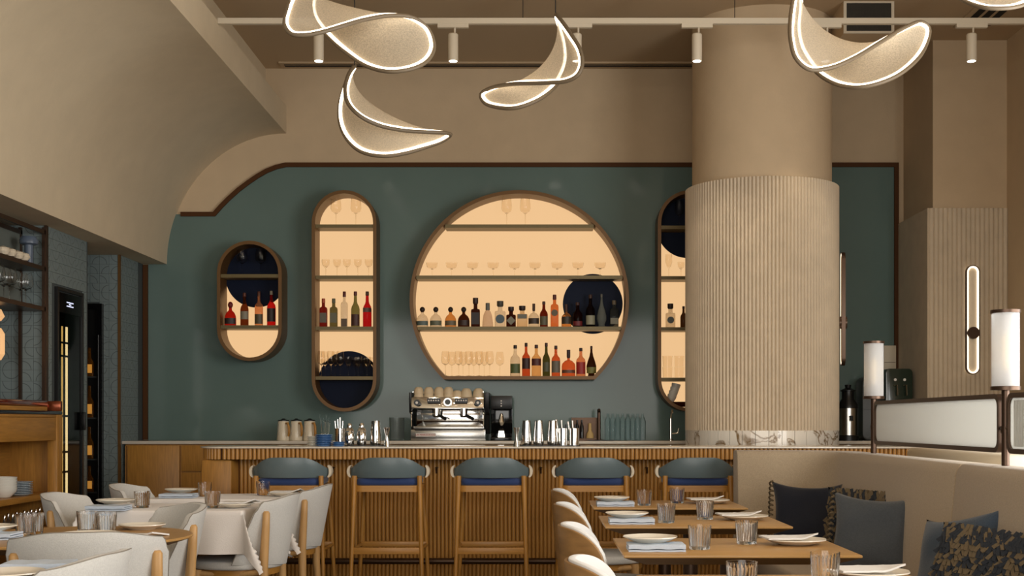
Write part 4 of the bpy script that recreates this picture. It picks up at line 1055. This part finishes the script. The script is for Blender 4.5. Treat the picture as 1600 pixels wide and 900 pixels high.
post_lamp(PY[0], 'frosted cylinder lamp on a bronze post beside the column'); post_lamp(PY[1], 'frosted cylinder lamp on a bronze post at far right')
def screen(y0, y1, label, z0=1.088, z1=1.334, m='frosted_panel'):
    L = y0 - y1 - .09; t = thing('divider_screen', label, 'screen', (XD, (y0 + y1) / 2, 0), 0, 'bronze framed divider screens')
    o = rrect(L, z1 - z0, .045, 6, 0, (z0 + z1) / 2); i = rrect(L - .04, z1 - z0 - .04, .035, 6, 0, (z0 + z1) / 2)
    MB().ring(o, i, -.013, .013, 'x').build('frame', 'bronze', t)
    mb = MB(); g = rrect(L - .038, z1 - z0 - .038, .036, 6, 0, (z0 + z1) / 2)
    mb.prism(g, -.003, .003, 'x').build('frosted_pane', m, t, smooth=False)
    if y1 < 4:
        mb = MB(); k = int(L / .03)
        for q in range(k): mb.cyl((-.004, -L / 2 + .05 + q * (L - .1) / k, z0 + .03), (-.004, -L / 2 + .05 + q * (L - .1) / k, z1 - .03), .008, 6)
        mb.build('reeds', m, t, kind='stuff')
    for e in (-1, 1): MB().cyl((0, e * (L / 2 - .005), (z0 + z1) / 2 - .02), (0, e * (L / 2 + .03), (z0 + z1) / 2 - .02), .008, 8).build('bracket', 'bronze', t)
screen(PY[0], PY[1], 'frosted glass screen in bronze frame between the two post lamps'); screen(PY[1], PY[2], 'reeded glass screen at right edge, nearer than the right post lamp')
# ---- sconces
def sconce(label, loc_, rz):
    t = thing('wall_sconce', label, 'wall lamp', loc_, rz, 'slim loop wall sconces')
    h, wv = .91, .115
    o = capsule(0, -h / 2, h / 2, wv / 2, 10); i = capsule(0, -h / 2 + .008, h / 2 - .008, wv / 2 - .008, 10); i2 = capsule(0, -h / 2 + .022, h / 2 - .022, wv / 2 - .022, 10)
    MB().ring(o, i, -.045, -.015).build('bronze_edge', 'bronze', t); MB().ring(i, i2, -.043, -.017).build('light_loop', 'led_loop', t)
    MB().prism(i2, -.03, -.02, 'y').build('inner_plate', 'linen_light', t)
    MB().prism(circ(0, -.11, .05, 24), -.06, 0, 'y').build('boss', 'bronze', t)
sconce('slim upright loop sconce on the fluted pilaster at right', (pxx(1518.5, 10.67), 10.684, pz(500, 10.67)), 0)
a_ = R(6); sconce('slim upright loop sconce seen edge-on at right of the column', (CXc + .615 * math.cos(a_), CYc - .615 * math.sin(a_), pz(483, 10.3)), R(84))
# ================================================================ ITEMS ON THE BAR
ZA = ZBC + .0005; ZF = ZBT + .0005
def at(px, D): return pxx(px, D)
for i, px in enumerate((443, 463, 484)):
    D = 11.2; t = thing('ceramic_jug', f'cream ceramic jug with dark lid and wooden handle, {["left", "middle", "right"][i]} of three', 'jug', (at(px, D), D, ZA), 0, 'cream jugs on the back counter')
    MB().lathe([(.001, 0), (.056, 0), (.058, .006), (.055, .05), (.048, .165), (.046, .17), (.001, .17)], 28).build('body', 'ceramic', t)
    MB().lathe([(.049, .17), (.049, .178), (.02, .184), (.012, .192), (.001, .193)], 24).build('lid', 'black', t)
    MB().tube([(.03, -.04, .15), (.05, -.065, .152), (.06, -.075, .12), (.062, -.078, .06), (.055, -.07, .04)], [.009, .01, .011, .011, .008], 8).build('handle', 'oak', t)
    MB().tube([(-.03, -.042, .03), (-.036, -.044, .08), (-.032, -.042, .15)], .002, 6).build('seam', 'steel', t)
def stack(name, n, px, D, r, h, m, lb, cat, grp, z=ZF):
    me = MB().lathe([(.001, 0), (r * .72, 0), (r * .76, .002), (r, h * .8), (r, h), (r * .96, h), (r * .7, h * .35), (.001, h * .35)], 28).mesh(name, angle=50); me.materials.append(M[m])
    for k in range(n): put(name, me, lb + ', ' + ('topmost' if k == n - 1 else UP[k]), cat, (at(px, D), D, z + k * (h + .0004)), 0, grp)
stack('saucer', 7, 506, 9.14, .064, .0115, 'china_blue', 'blue saucer in the taller blue stack on the bar', 'saucer', 'taller stack of blue saucers')
stack('saucer', 3, 529, 9.10, .046, .0105, 'china_blue', 'blue saucer in the low blue stack on the bar', 'saucer', 'low stack of blue saucers')
stack('saucer', 6, 489, 9.25, .044, .0115, 'china', 'white saucer in the stack left of the blue saucers', 'saucer', 'stack of white saucers')
def shaker(px, D, w, h, lb, grp='steel shaker tins on the bar', z=ZF):
    r = w / 2
    MB().lathe([(.001, 0), (r * .86, 0), (r * .98, .012), (r, .03), (r * .94, h * .45), (r * .72, h), (r * .68, h), (.001, h * .985)], 32).build('shaker_tin', 'steel', None, lb, 'shaker', grp, None, (at(px, D), D, z), angle=40)
def cobbler(px, D, h, lb):
    t = thing('cocktail_shaker', lb, 'shaker', (at(px, D), D, ZF + .006), 0, 'lidded cocktail shakers')
    MB().lathe([(.001, 0), (.03, 0), (.034, .01), (.035, h * .5), (.03, h * .6), (.001, h * .6)], 28).build('cup', 'steel', t)
    MB().lathe([(.031, h * .605), (.033, h * .64), (.024, h * .76), (.017, h * .79), (.001, h * .79)], 28).build('strainer_top', 'steel', t)
    MB().lathe([(.017, h * .795), (.018, h * .92), (.013, h * .985), (.001, h)], 24).build('cap', 'steel', t)
def tray(px0, px1, D0, D1, lb):
    x0, x1 = at(px0, D0), at(px1, D0)
    t = MB().prism(rrect(x1 - x0, D1 - D0, .02), 0, .005).build('bar_mat', 'black', None, lb, 'mat', None, None, ((x0 + x1) / 2, (D0 + D1) / 2, ZF)); return t
tray(538, 600, 9.1, 9.36, 'black bar mat under the left group of shakers'); tray(812, 907, 9.1, 9.36, 'black bar mat under the right group of shaker tins')
zm = ZF + .006
cobbler(546, 9.2, .158, 'lidded steel cocktail shaker, left of two'); cobbler(565, 9.2, .16, 'lidded steel cocktail shaker, right of two')
shaker(587, 9.22, .082, .175, 'tall steel shaker tin right of the lidded shakers', z=zm)
for i, px in enumerate((822.5, 841.5, 863.5)): shaker(px, 9.22, .078 if i < 2 else .08, .178, f'tall steel shaker tin, {["left", "middle", "right"][i]} of three on the right mat', z=zm)
def jigger(px, lb, m):
    h = .135
    MB().lathe([(.001, 0), (.023, 0), (.02, .02), (.009, h * .52), (.02, h * .9), (.021, h), (.019, h), (.001, h * .6)], 24).build('jigger', m, None, lb, 'jigger', 'bar jiggers', None, (at(px, 9.08), 9.08, ZF))
jigger(604.5, 'steel hourglass jigger right of the left shakers', 'steel'); jigger(807, 'rosy hourglass jigger left of the right shakers', 'steel_brushed')
# tool holders
def holder(px, D, r, h, lb, tools, m='steel'):
    t = thing('tool_holder', lb, 'container', (at(px, D), D, zm if m == 'steel' else ZF), 0, 'tool holders on the bar')
    MB().lathe([(.001, 0), (r, 0), (r, h), (r - .002, h), (r - .002, .004), (.001, .004)], 28).build('cup', m, t)
    for (x, y, dx, hh, w_, mm) in tools:
        MB().tube([(x, y, .01), (x + dx * .6, y, hh * .6), (x + dx, y, hh)], [w_ * .6, w_ * .6, w_], 6).build('tool', mm, t)
holder(879.5, 9.23, .034, .122, 'steel cup of bar tools left of its twin', [(-.015, 0, -.035, .185, .009, 'steel'), (0, .01, -.01, .18, .008, 'steel_brushed'), (.012, 0, .01, .15, .006, 'black')])
holder(897, 9.23, .036, .122, 'steel cup of bar tools at right end of mat', [(-.015, 0, -.03, .17, .008, 'steel'), (0, .01, -.012, .178, .008, 'steel_brushed'), (.012, 0, -.004, .15, .007, 'black')])
holder(507, 9.45, .03, .09, 'clear cup holding long clear straws behind the blue saucers', [(-.012 + .006 * k, .006 * (k % 3), -.02 + .006 * k, .225 - .012 * (k % 4), .005, 'glass_blue') for k in range(7)], 'glass')
holder(532, 9.38, .042, .12, 'steel cup of spoons behind the low blue saucers', [(-.02 + .009 * k, .01 * (k % 2), -.02 + .01 * k, .175 + .012 * (k % 3), .006, 'steel') for k in range(4)])
def wsk():
    t = thing('bar_caddy', 'dark wooden bar caddy holding a bamboo whisk', 'caddy', (at(918, 10.99 + .1), 11.09, ZA), 0)
    MB().box(-.14, .1, -.05, .05, 0, .02).box(-.14, -.12, -.05, .05, .02, .2).box(.08, .1, -.05, .05, .02, .2).box(-.14, .1, .03, .05, .02, .2).build('box', 'rail', t, smooth=False)
    MB().lathe([(.034, .022), (.03, .06), (.015, .09), (.013, .15), (.001, .152)], 20, c=(.02, -.02, 0)).build('bamboo_whisk', 'bamboo', t)
    for x in (-.09, -.05): MB().lathe([(.016, .022), (.016, .12), (.007, .15), (.007, .18)], 14, c=(x, -.015, 0)).build('bitters_bottle', 'black_gloss', t)
wsk()
t = thing('beer_tap', 'slim dark upright tap beside the bar caddy', 'tap', (at(936, 11.0), 11.02, ZA))
MB().lathe([(.04, 0), (.04, .008), (.016, .012), (.015, .27), (.001, .275)], 20).build('column', 'bronze', t); MB().tube([(0, 0, .26), (0, -.03, .268), (0, -.045, .25)], .011, 8).build('spout', 'bronze', t)
MB().box(-.1, .13, -.05, .05, 0, .006).build('drip_tray', 'black', t)
for i, px in enumerate((950, 957.5, 965, 973, 981, 989, 996.5, 1004)):
    D = 11.12 + .1 * (i % 2)
    MB().lathe([(.001, 0), (.026, 0), (.028, .006), (.028, .17), (.02, .195), (.011, .21), (.011, .235), (.009, .235), (.009, .21), (.025, .165), (.025, .006), (.001, .006)], 24).build('glass_bottle', 'glass_blue', None, f'tall clear water bottle, {ORD[i]} of eight on the back counter', 'bottle', 'clear water bottles on the back counter', None, (at(px, D), D, ZA), angle=50)
t = thing('faucet', 'chrome faucet in front of the column edge', 'faucet', (at(1048, 11.1), 11.1, ZA))
MB().lathe([(.022, 0), (.022, .01), (.012, .016), (.011, .2), (.001, .202)], 18).build('stand', 'steel', t); MB().tube([(0, 0, .19), (.002, -.04, .255), (.003, -.08, .262), (.003, -.1, .24)], .008, 8).build('spout', 'steel', t); MB().tube([(0, 0, .06), (.06, 0, .065), (.07, 0, .11)], .006, 8).build('lever', 'steel', t)
MB().lathe([(.001, 0), (.062, 0), (.064, .01), (.066, .2), (.063, .2), (.06, .012), (.001, .012)], 28).build('glass_pitcher', 'glass_smoke', None, 'smoky glass pitcher left of the espresso machine', 'pitcher', None, None, (at(620, 11.15), 11.15, ZA), angle=50)
# ---- espresso machine
DE = 11.0; ke = F / DE
def ex(px): return (px - 700) / ke
def ez(py): return (690.5 - py) / ke
t = thing('espresso_machine', 'chrome two-group espresso machine with cups stacked on top', 'coffee machine', (at(700, DE), DE, ZA))
MB().box(ex(641), ex(758), .04, .46, .0, ez(673)).build('base', 'steel_brushed', t, bevel=.004)
MB().box(ex(646), ex(756), .0, .3, ez(673), ez(668)).build('drip_tray', 'steel_brushed', t, bevel=.002)
MB().box(ex(648), ex(754), .16, .44, ez(668), ez(641)).build('splash_panel', 'steel', t, bevel=.006)
MB().prism([(-.03, ez(640)), (0, ez(622)), (.1, ez(622)), (.46, ez(622)), (.46, ez(640))], ex(643), ex(756), 'x').build('upper_body', 'steel', t, bevel=.004)
for a, b in ((ex(639), ex(643)), (ex(757), ex(764))): MB().prism([(.02, ez(646)), (-.01, ez(615)), (.47, ez(615)), (.47, ez(680)), (.2, ez(680)), (.15, ez(650))], a, b, 'x').build('side_panel', 'black', t, bevel=.003)
for k in ex(645), ex(755): MB().cyl((k, .02, ez(614)), (k, .44, ez(614)), .004, 8).build('cup_rail', 'steel', t)
for px in (652, 747):
    o = MB().prism(circ(ex(px), ez(631), .026, 20), -.05, -.012, 'y').build('steam_knob', 'black', t); MB().prism(circ(ex(px), ez(631), .011, 16), -.053, -.05, 'y').build('cap', 'badge', o)
MB().prism(circ(ex(700), ez(630), .036, 28), -.04, -.01, 'y').build('gauge_bezel', 'steel_brushed', t)
MB().prism(circ(ex(700), ez(630), .024, 24), -.044, -.04, 'y').build('gauge_face', 'charcoal', t)
for a, b in ((668, 688), (711, 731)):
    pn = MB().box(ex(a), ex(b), -.038, -.01, ez(631), ez(624)).build('button_panel', 'black', t)
    for k in range(5): MB().prism(circ(ex(a + 2.5 + k * (b - a - 5) / 4), ez(627.5), .006, 10), -.041, -.038, 'y').build('button', 'badge', pn)
for px in (681, 724):
    MB().lathe([(.034, ez(648)), (.034, ez(640))], 22, c=(ex(px), .05, 0)).build('group_head', 'steel', t)
    pf = MB().lathe([(.02, ez(654)), (.036, ez(651)), (.036, ez(648.3))], 22, c=(ex(px), .05, 0)).build('portafilter', 'steel', t)
    MB().cyl((ex(px) + .02, .03, ez(650)), (ex(px) + .085, -.07, ez(656)), .012, 10, .015).build('handle', 'black', pf)
for px, s in ((645, -1), (754, 1)): MB().tube([(ex(px), .02, ez(641)), (ex(px) + s * .012, -.02, ez(648)), (ex(px) + s * .008, -.03, ez(668))], .005, 8).build('steam_wand', 'steel', t)
MB().box(ex(649), ex(680), .036, .041, ez(684), ez(678.5)).build('badge', 'badge', t)
def text(s, size, loc_, m, par, ext=.001):
    cu = bpy.data.curves.new('txt', 'FONT'); cu.body = s; cu.size = size; cu.extrude = ext; cu.align_x = 'CENTER'; cu.align_y = 'CENTER'
    o = bpy.data.objects.new('txt', cu); C.objects.link(o); bpy.context.view_layer.update()
    me = bpy.data.meshes.new_from_object(o.evaluated_get(bpy.context.evaluated_depsgraph_get())); bpy.data.objects.remove(o)
    me.materials.append(M[m]); q = link('lettering', me, par, loc=loc_); q.rotation_euler = (PI / 2, 0, 0); return q
text('LA MARZOCCO', .024, (ex(664.5), .035, ez(681.2)), 'red_text', t)
cupm = MB().lathe([(.04, .0), (.044, 0), (.044, .004), (.038, .04), (.026, .054), (.02, .058), (.001, .059), (.001, .055), (.02, .053), (.034, .04)], 24, cap=False).mesh('cup', angle=50); cupm.materials.append(M['ceramic_tan'])
cupn = 0
nmz = ['first', 'second', 'third', 'fourth', 'fifth', 'sixth', 'seventh']
for i, px in enumerate((653, 669, 685, 700, 713.5, 728, 747)):
    for L in range(2 if i < 4 else 1):
        o = put('coffee_cup', cupm, f'upturned tan cup, {nmz[i]} from left' + (', ' + ('lower' if L == 0 else 'upper') + ' one,' if i < 4 else '') + ' on the espresso machine', 'cup', (at(px, DE), DE + .07, ZA + ez(622) + .0005 + L * .029), 0, 'upturned cups on the espresso machine')
        if i > 4: o.scale = (1.15, 1.15, 1.3)
# grinder
t = thing('coffee_grinder', 'black coffee grinder right of the espresso machine', 'grinder', (at(783, DE), DE + .05, ZA))
kx = lambda px: (px - 783) / ke
MB().box(kx(766), kx(800), 0, .2, 0, .03).box(kx(766), kx(800), .1, .2, .03, ez(620)).build('body', 'black_gloss', t, bevel=.004)
MB().box(kx(766), kx(800), -.01, .1, ez(641), ez(620)).build('head', 'black', t, bevel=.006)
MB().prism([(-.03, 0), (.03, 0), (.022, .055), (-.022, .055)], .02, .1, 'y').build('dosing_fork', 'steel', t, loc=(0, 0, .03))
MB().lathe([(.012, .13), (.03, .16), (.022, .2), (.012, .235)], 18, c=(0, .05, 0)).build('spout', 'steel', t)
for k in range(3): MB().prism(circ(0, ez(636 - 4 * k), .006, 10), -.013, -.01, 'y').build('button', 'badge', t)
# ---- things right of the column
t = thing('coffee_urn', 'steel coffee urn with black tap and lid beside the column', 'urn', (at(1325, 11.1), 11.1, ZA)); t.scale = (1.2, 1.2, 1.04)
MB().lathe([(.075, 0), (.075, .04), (.07, .045)], 28).build('base', 'black', t); MB().lathe([(.07, .046), (.07, .27)], 28).build('tank', 'steel_brushed', t)
MB().lathe([(.072, .27), (.072, .3), (.045, .35), (.045, .41)], 28).build('shoulder', 'black', t); MB().lathe([(.055, .411), (.055, .42), (.02, .44), (.024, .465), (.001, .47)], 24).build('lid', 'black', t)
MB().tube([(0, -.07, .2), (0, -.11, .2), (0, -.11, .165)], .01, 8).build('tap', 'black', t)
t = thing('vacuum_machine', 'tall rounded grey appliance behind the left post lamp', 'appliance', (at(1368, 11.3), 11.32, ZA))
MB().prism(rrect(.27, .56, .06, 6, 0, .28), -.1, .14, 'y').build('body', 'charcoal', t, bevel=.01); MB().box(-.13, .13, -.104, -.1, .27, .274).build('seam', 'black', t)
t = thing('dispenser', 'dark green drinks dispenser with two pale levers', 'appliance', (at(1402, 11.05), 10.99, ZA))
MB().prism(rrect(.23, .62, .035, 5, 0, .31), 0, .16, 'y').build('body', 'green_enamel', t, bevel=.006)
for x in (-.035, .045):
    MB().prism(circ(x, .525, .012, 14), -.006, 0, 'y').build('light', 'badge', t); MB().tube([(x - .01, -.005, .475), (x + .012, -.02, .48), (x + .014, -.025, .39)], .006, 6).build('lever', 'steel', t)
t = thing('service_panel', 'pale beige service box on the teal wall behind left post lamp', 'wall box', (pxx(1389, DW), DW - .005, pz(592, DW)))
MB().box(-.055, .055, -.03, 0, 0, .3).build('housing', 'linen_light', t, bevel=.004); MB().box(-.05, .05, -.033, -.03, .145, .15).build('seam', 'frame_grey', t)
# ================================================================ LEFT ALCOVE
# wine cooler set into the tiled pilaster (front faces +x)
t = thing('wine_cooler', 'black built-in wine cooler with glowing strip behind its glass door', 'wine cooler', (XL, 9.715, 0))
ya, yb = 9.445 - 9.715, 9.985 - 9.715
MB().ring([(ya, .02), (yb, .02), (yb, 2.215), (ya, 2.215)], [(ya + .03, .06), (yb - .03, .06), (yb - .03, 2.19), (ya + .03, 2.19)], -.01, .02, 'x').build('door_frame', 'black', t, smooth=False)
dp_ = MB().box(-.004, .014, ya + .035, yb - .035, 2.03, 2.18).build('display_panel', 'black_gloss', t)
mb = MB()
for (c_, r_) in ((0, 2), (0, 0), (1, 2), (1, 0), (2, 1), (3, 1), (2, 2), (3, 0), (2, 0), (4, 2), (4, 0), (5, 2), (5, 0), (3, 2)): mb.box(.014, .0155, -.075 + c_ * .024, -.06 + c_ * .024, 2.083 + r_ * .014, 2.091 + r_ * .014)
mb.build('digits', 'digits', dp_, smooth=False)
MB().box(.002, .008, ya + .03, yb - .03, .06, 2.03).build('glass_pane', 'pane', t)
MB().box(-.012, -.006, ya + .03, yb - .03, .06, 2.03).build('interior', 'black', t)
for yy, ww, mm in ((-.145, .02, 'led_amber'), (-.06, .03, 'led_soft')): MB().box(-.005, .0015, yy, yy + ww, .35, 1.93).build('light_strip', mm, t)
for z in (1.8, 1.7, 1.25, .98, .83, .62): MB().box(.0005, .0018, -.17, -.01, z, z + .016).build('shelf_edge', 'black', t)
MB().box(.02, .05, yb - .06, yb - .03, 1.15, 1.29).build('handle', 'black', t, bevel=.004)
# black wine fridge in the niche (front faces the room)
t = thing('wine_fridge', 'tall black wine fridge with amber-lit bottles in the tiled niche', 'wine fridge', (-3.97, YN, 0))
MB().box(-.27, .275, -.02, .0, 0, 2.217).build('cabinet', 'black', t)
MB().ring([(-.27, .0), (.275, .0), (.275, 2.217), (-.27, 2.217)], [(-.22, .05), (.235, .05), (.235, 2.17), (-.22, 2.17)], -.05, -.02).build('door_frame', 'black_gloss', t, smooth=False)
MB().cyl((.25, -.065, .5), (.25, -.065, 1.95), .008, 10).build('handle', 'black', t)
for z in (1.6, 1.25, .9, .62): MB().box(-.22, .235, -.046, -.021, z - .012, z).build('shelf', 'charcoal', t)
for i, (z, h) in enumerate(((1.6, .24), (1.25, .27), (.9, .27), (.62, .22))):
    b = MB().lathe([(.001, 0), (.035, 0), (.036, h * .5), (.014, h * .66), (.012, h), (.001, h)], 18, c=(.165, 0, 0), sy=.3)
    nmb = b.build('wine_bottle', glasscol((150, 96, 30)), None, f'amber-lit wine bottle, {["topmost", "second highest", "second lowest", "lowest"][i]} in the niche wine fridge', 'bottle', 'bottles in the wine fridge', None, (-3.97, YN - .034, z + .0005))
    MB().box(.14, .19, -.0125, -.0105, h * .12, h * .42).build('label', 'label_glow', nmb)
# open display shelf above the sideboard
t = thing('display_shelf', 'dark bronze open shelf unit with glass back in the left alcove', 'shelf', (XL - .07, 7.9, 0))
xb0, xb1 = -.12, .07
for y in (-1.6, 1.355):
    MB().box(xb1 - .02, xb1, y - .012, y + .012, 1.30, 2.62).build('post', 'bronze', t); MB().box(xb0, xb0 + .02, y - .012, y + .012, 1.30, 2.62).build('post', 'bronze', t)
for z in (2.045, 2.335, 2.60):
    if z < 2.5: MB().box(xb0 - .1, xb1, -1.6, 1.367, z - .03, z).build('shelf_board', 'bronze', t)
    else:
        MB().box(xb1 - .02, xb1, -1.6, 1.367, z - .03, z).build('rail', 'bronze', t); MB().box(xb0, xb0 + .02, -1.6, 1.367, z - .03, z).build('rail', 'bronze', t)
for z0, z1 in ((2.05, 2.30), (2.34, 2.57)): MB().box(xb0 + .004, xb0 + .012, -1.58, 1.34, z0, z1).build('glass_back', 'glass_back', t)
def shelf_pos(px, z, X): D = -X * F / (CX - px); return (X, D, z)
zs1, zs2 = 2.0455, 2.3355
t = thing('mushroom_lamp', 'blue-grey mushroom-shaped lamp on the upper alcove shelf', 'lamp', shelf_pos(45, zs2, -3.60))
MB().lathe([(.03, 0), (.03, .13)], 20).build('stem', 'mushroom', t); MB().lathe([(.001, .13), (.045, .13), (.062, .14), (.064, .165), (.05, .19), (.001, .195)], 28).build('shade', 'mushroom', t)
for i, (px, nm) in enumerate(((5, 'nearest the left edge'), (14, 'second from the left edge'), (27, 'just left of the mushroom lamp'), (35, 'touching the mushroom lamp'))):
    mb = MB(); mb.lathe([(.001, 0), (.03, .004), (.045, .025), (.036, .05), (.001, .064)], 14, sx=1.0 + .2 * (i % 2))
    mb.build('seashell', 'shell', None, f'pale sea shell {nm} on the upper alcove shelf', 'shell', 'shells on the alcove shelf', None, shelf_pos(px, zs2, -3.59), angle=20)
wg = stem_mesh('wine', .052, .215); wg.materials.append(M['glass'])
for i, px in enumerate((-4, 6, 15, 32, 40)): put('wine_glass', wg, f'large wine glass, {ORD[i]} on the lower alcove shelf', 'glass', shelf_pos(px, zs1, -3.60 - .04 * (i % 2)), 0, 'wine glasses on the alcove shelf')
t = thing('lantern', 'peach faceted lantern just inside the left edge of the picture', 'lamp', (-3.73, 8.83, 1.2915))
MB().lathe([(.04, 0), (.04, .012)], 6).build('base', 'bronze', t); MB().lathe([(.03, .35), (.055, .39), (.055, .53), (.03, .57)], 6).build('lower_shade', 'peach', t, smooth=False); MB().lathe([(.03, .62), (.055, .65), (.03, .70)], 6).build('upper_shade', 'peach', t, smooth=False)
MB().cyl((0, 0, .012), (0, 0, .62), .006, 8).build('stem', 'bronze', t)
# sideboard
XS0, XS1, YS1 = -3.80, -3.415, 9.2
t = thing('sideboard', 'tall oak waiter sideboard with open shelves at the left edge', 'sideboard', (XS1, 8.2, 0))
def sb(x0, x1, y0, y1, z0, z1, nm, m='oak'): return MB().box(x0 - XS1, x1 - XS1, y0 - 8.2, y1 - 8.2, z0, z1).build(nm, m, t, bevel=.002)
sb(XS0, XS1, YS1 - .035, YS1, 0, 1.266, 'end_panel'); sb(XS0, XS1 - .004, 7.0, 7.035, 0, 1.266, 'end_panel'); sb(XS0, XS0 + .02, 7.035, YS1 - .035, 0, 1.266, 'back_panel', 'oak_y')
sb(XS1 - .07, XS1, YS1 - .10, YS1 - .035, 0, 1.266, 'corner_post')
sb(XS0 + .02, XS1 - .02, 7.035, YS1 - .036, 1.10, 1.235, 'drawer_box', 'oak_y'); sb(XS1 - .02, XS1 - .006, 7.04, YS1 - .11, 1.085, 1.245, 'drawer', 'oak_y')
sb(XS0 + .02, XS1 - .005, 7.035, YS1 - .036, 1.247, 1.266, 'top_rail', 'oak_y')
sb(XS0 + .02, XS1 - .006, 7.035, YS1 - .036, .675, .715, 'shelf', 'oak_y'); sb(XS0 + .02, XS1 - .006, 7.035, YS1 - .036, .44, .475, 'shelf', 'oak_y')
MB().box(XS0, XS1 - .01, 7.0, YS1 + .03, 1.267, 1.291).build('marble_top', 'black_marble', None, 'thin black marble slab on top of the oak sideboard', 'countertop', bevel=.002)
t = thing('lacquer_box', 'glossy red-brown lacquered case with copper corner on the marble slab', 'box', (-3.6, 8.6, 1.2915))
MB().box(-.12, .185, -1.0, .32, 0, .03).build('lower_case', 'oak_y', t, bevel=.004); MB().box(-.12, .19, -1.0, .32, .0305, .072).build('lid', 'lacquer', t, bevel=.01)
mb = MB()
for k in range(4): mb.lathe([(.02, 0), (.032, .02), (.03, .05), (.02, .072)], 8, c=(.13 - .03 * k, .36, 0))
mb.build('copper_corner', 'copper', t, smooth=False); MB().box(-.02, .25, .39, .43, .0, .07).build('end_block', 'copper', t, bevel=.006)
bowl = MB().lathe([(.001, 0), (.045, 0), (.05, .004), (.085, .04), (.09, .062), (.087, .062), (.08, .042), (.04, .008), (.001, .008)], 32).mesh('bowl', angle=50); bowl.materials.append(M['china'])
for k in range(5): put('bowl', bowl, 'white bowl in the stack on the sideboard shelf, ' + ('topmost' if k == 4 else UP[k]), 'bowl', (-3.53, 8.45, .7155 + k * .0185), 0, 'stacked white bowls')
pl_ = MB().lathe([(.001, 0), (.06, 0), (.066, .003), (.092, .012), (.092, .0145), (.06, .006), (.001, .006)], 32).mesh('plate', angle=50); pl_.materials.append(M['china_pattern'])
for k in range(8): put('small_plate', pl_, 'patterned blue-grey plate in the stack on the sideboard shelf, ' + ('topmost' if k == 7 else UP[k]), 'plate', (-3.52, 8.68, .7155 + k * .0115), 0, 'stacked patterned plates')
def oil():
    t = thing('oil_bottle', 'small clear oil bottle with silver cap on the low sideboard shelf', 'bottle', (0, 0, 0), 0, 'small capped bottles on the sideboard')
    MB().lathe([(.001, 0), (.018, 0), (.019, .004), (.019, .07), (.009, .09), (.008, .105), (.001, .105)], 16).build('glass_body', 'glass_smoke', t); MB().lathe([(.009, .1055), (.01, .125), (.006, .135), (.001, .137)], 12).build('cap', 'steel', t); return t
ob = oil(); cnt = 0
for i, px in enumerate((7, 13, 20, 26, 32, 38, 44, 49, 56, 62)):
    X = -3.46 - .05 * (i % 2); D = -X * F / (CX - px); q = ob if cnt == 0 else dup(ob, (0, 0, 0)); q.location = (X, D, .4755); q['label'] = f'small silver-capped oil bottle, {ORD[i]} of ten on the low sideboard shelf'; cnt += 1
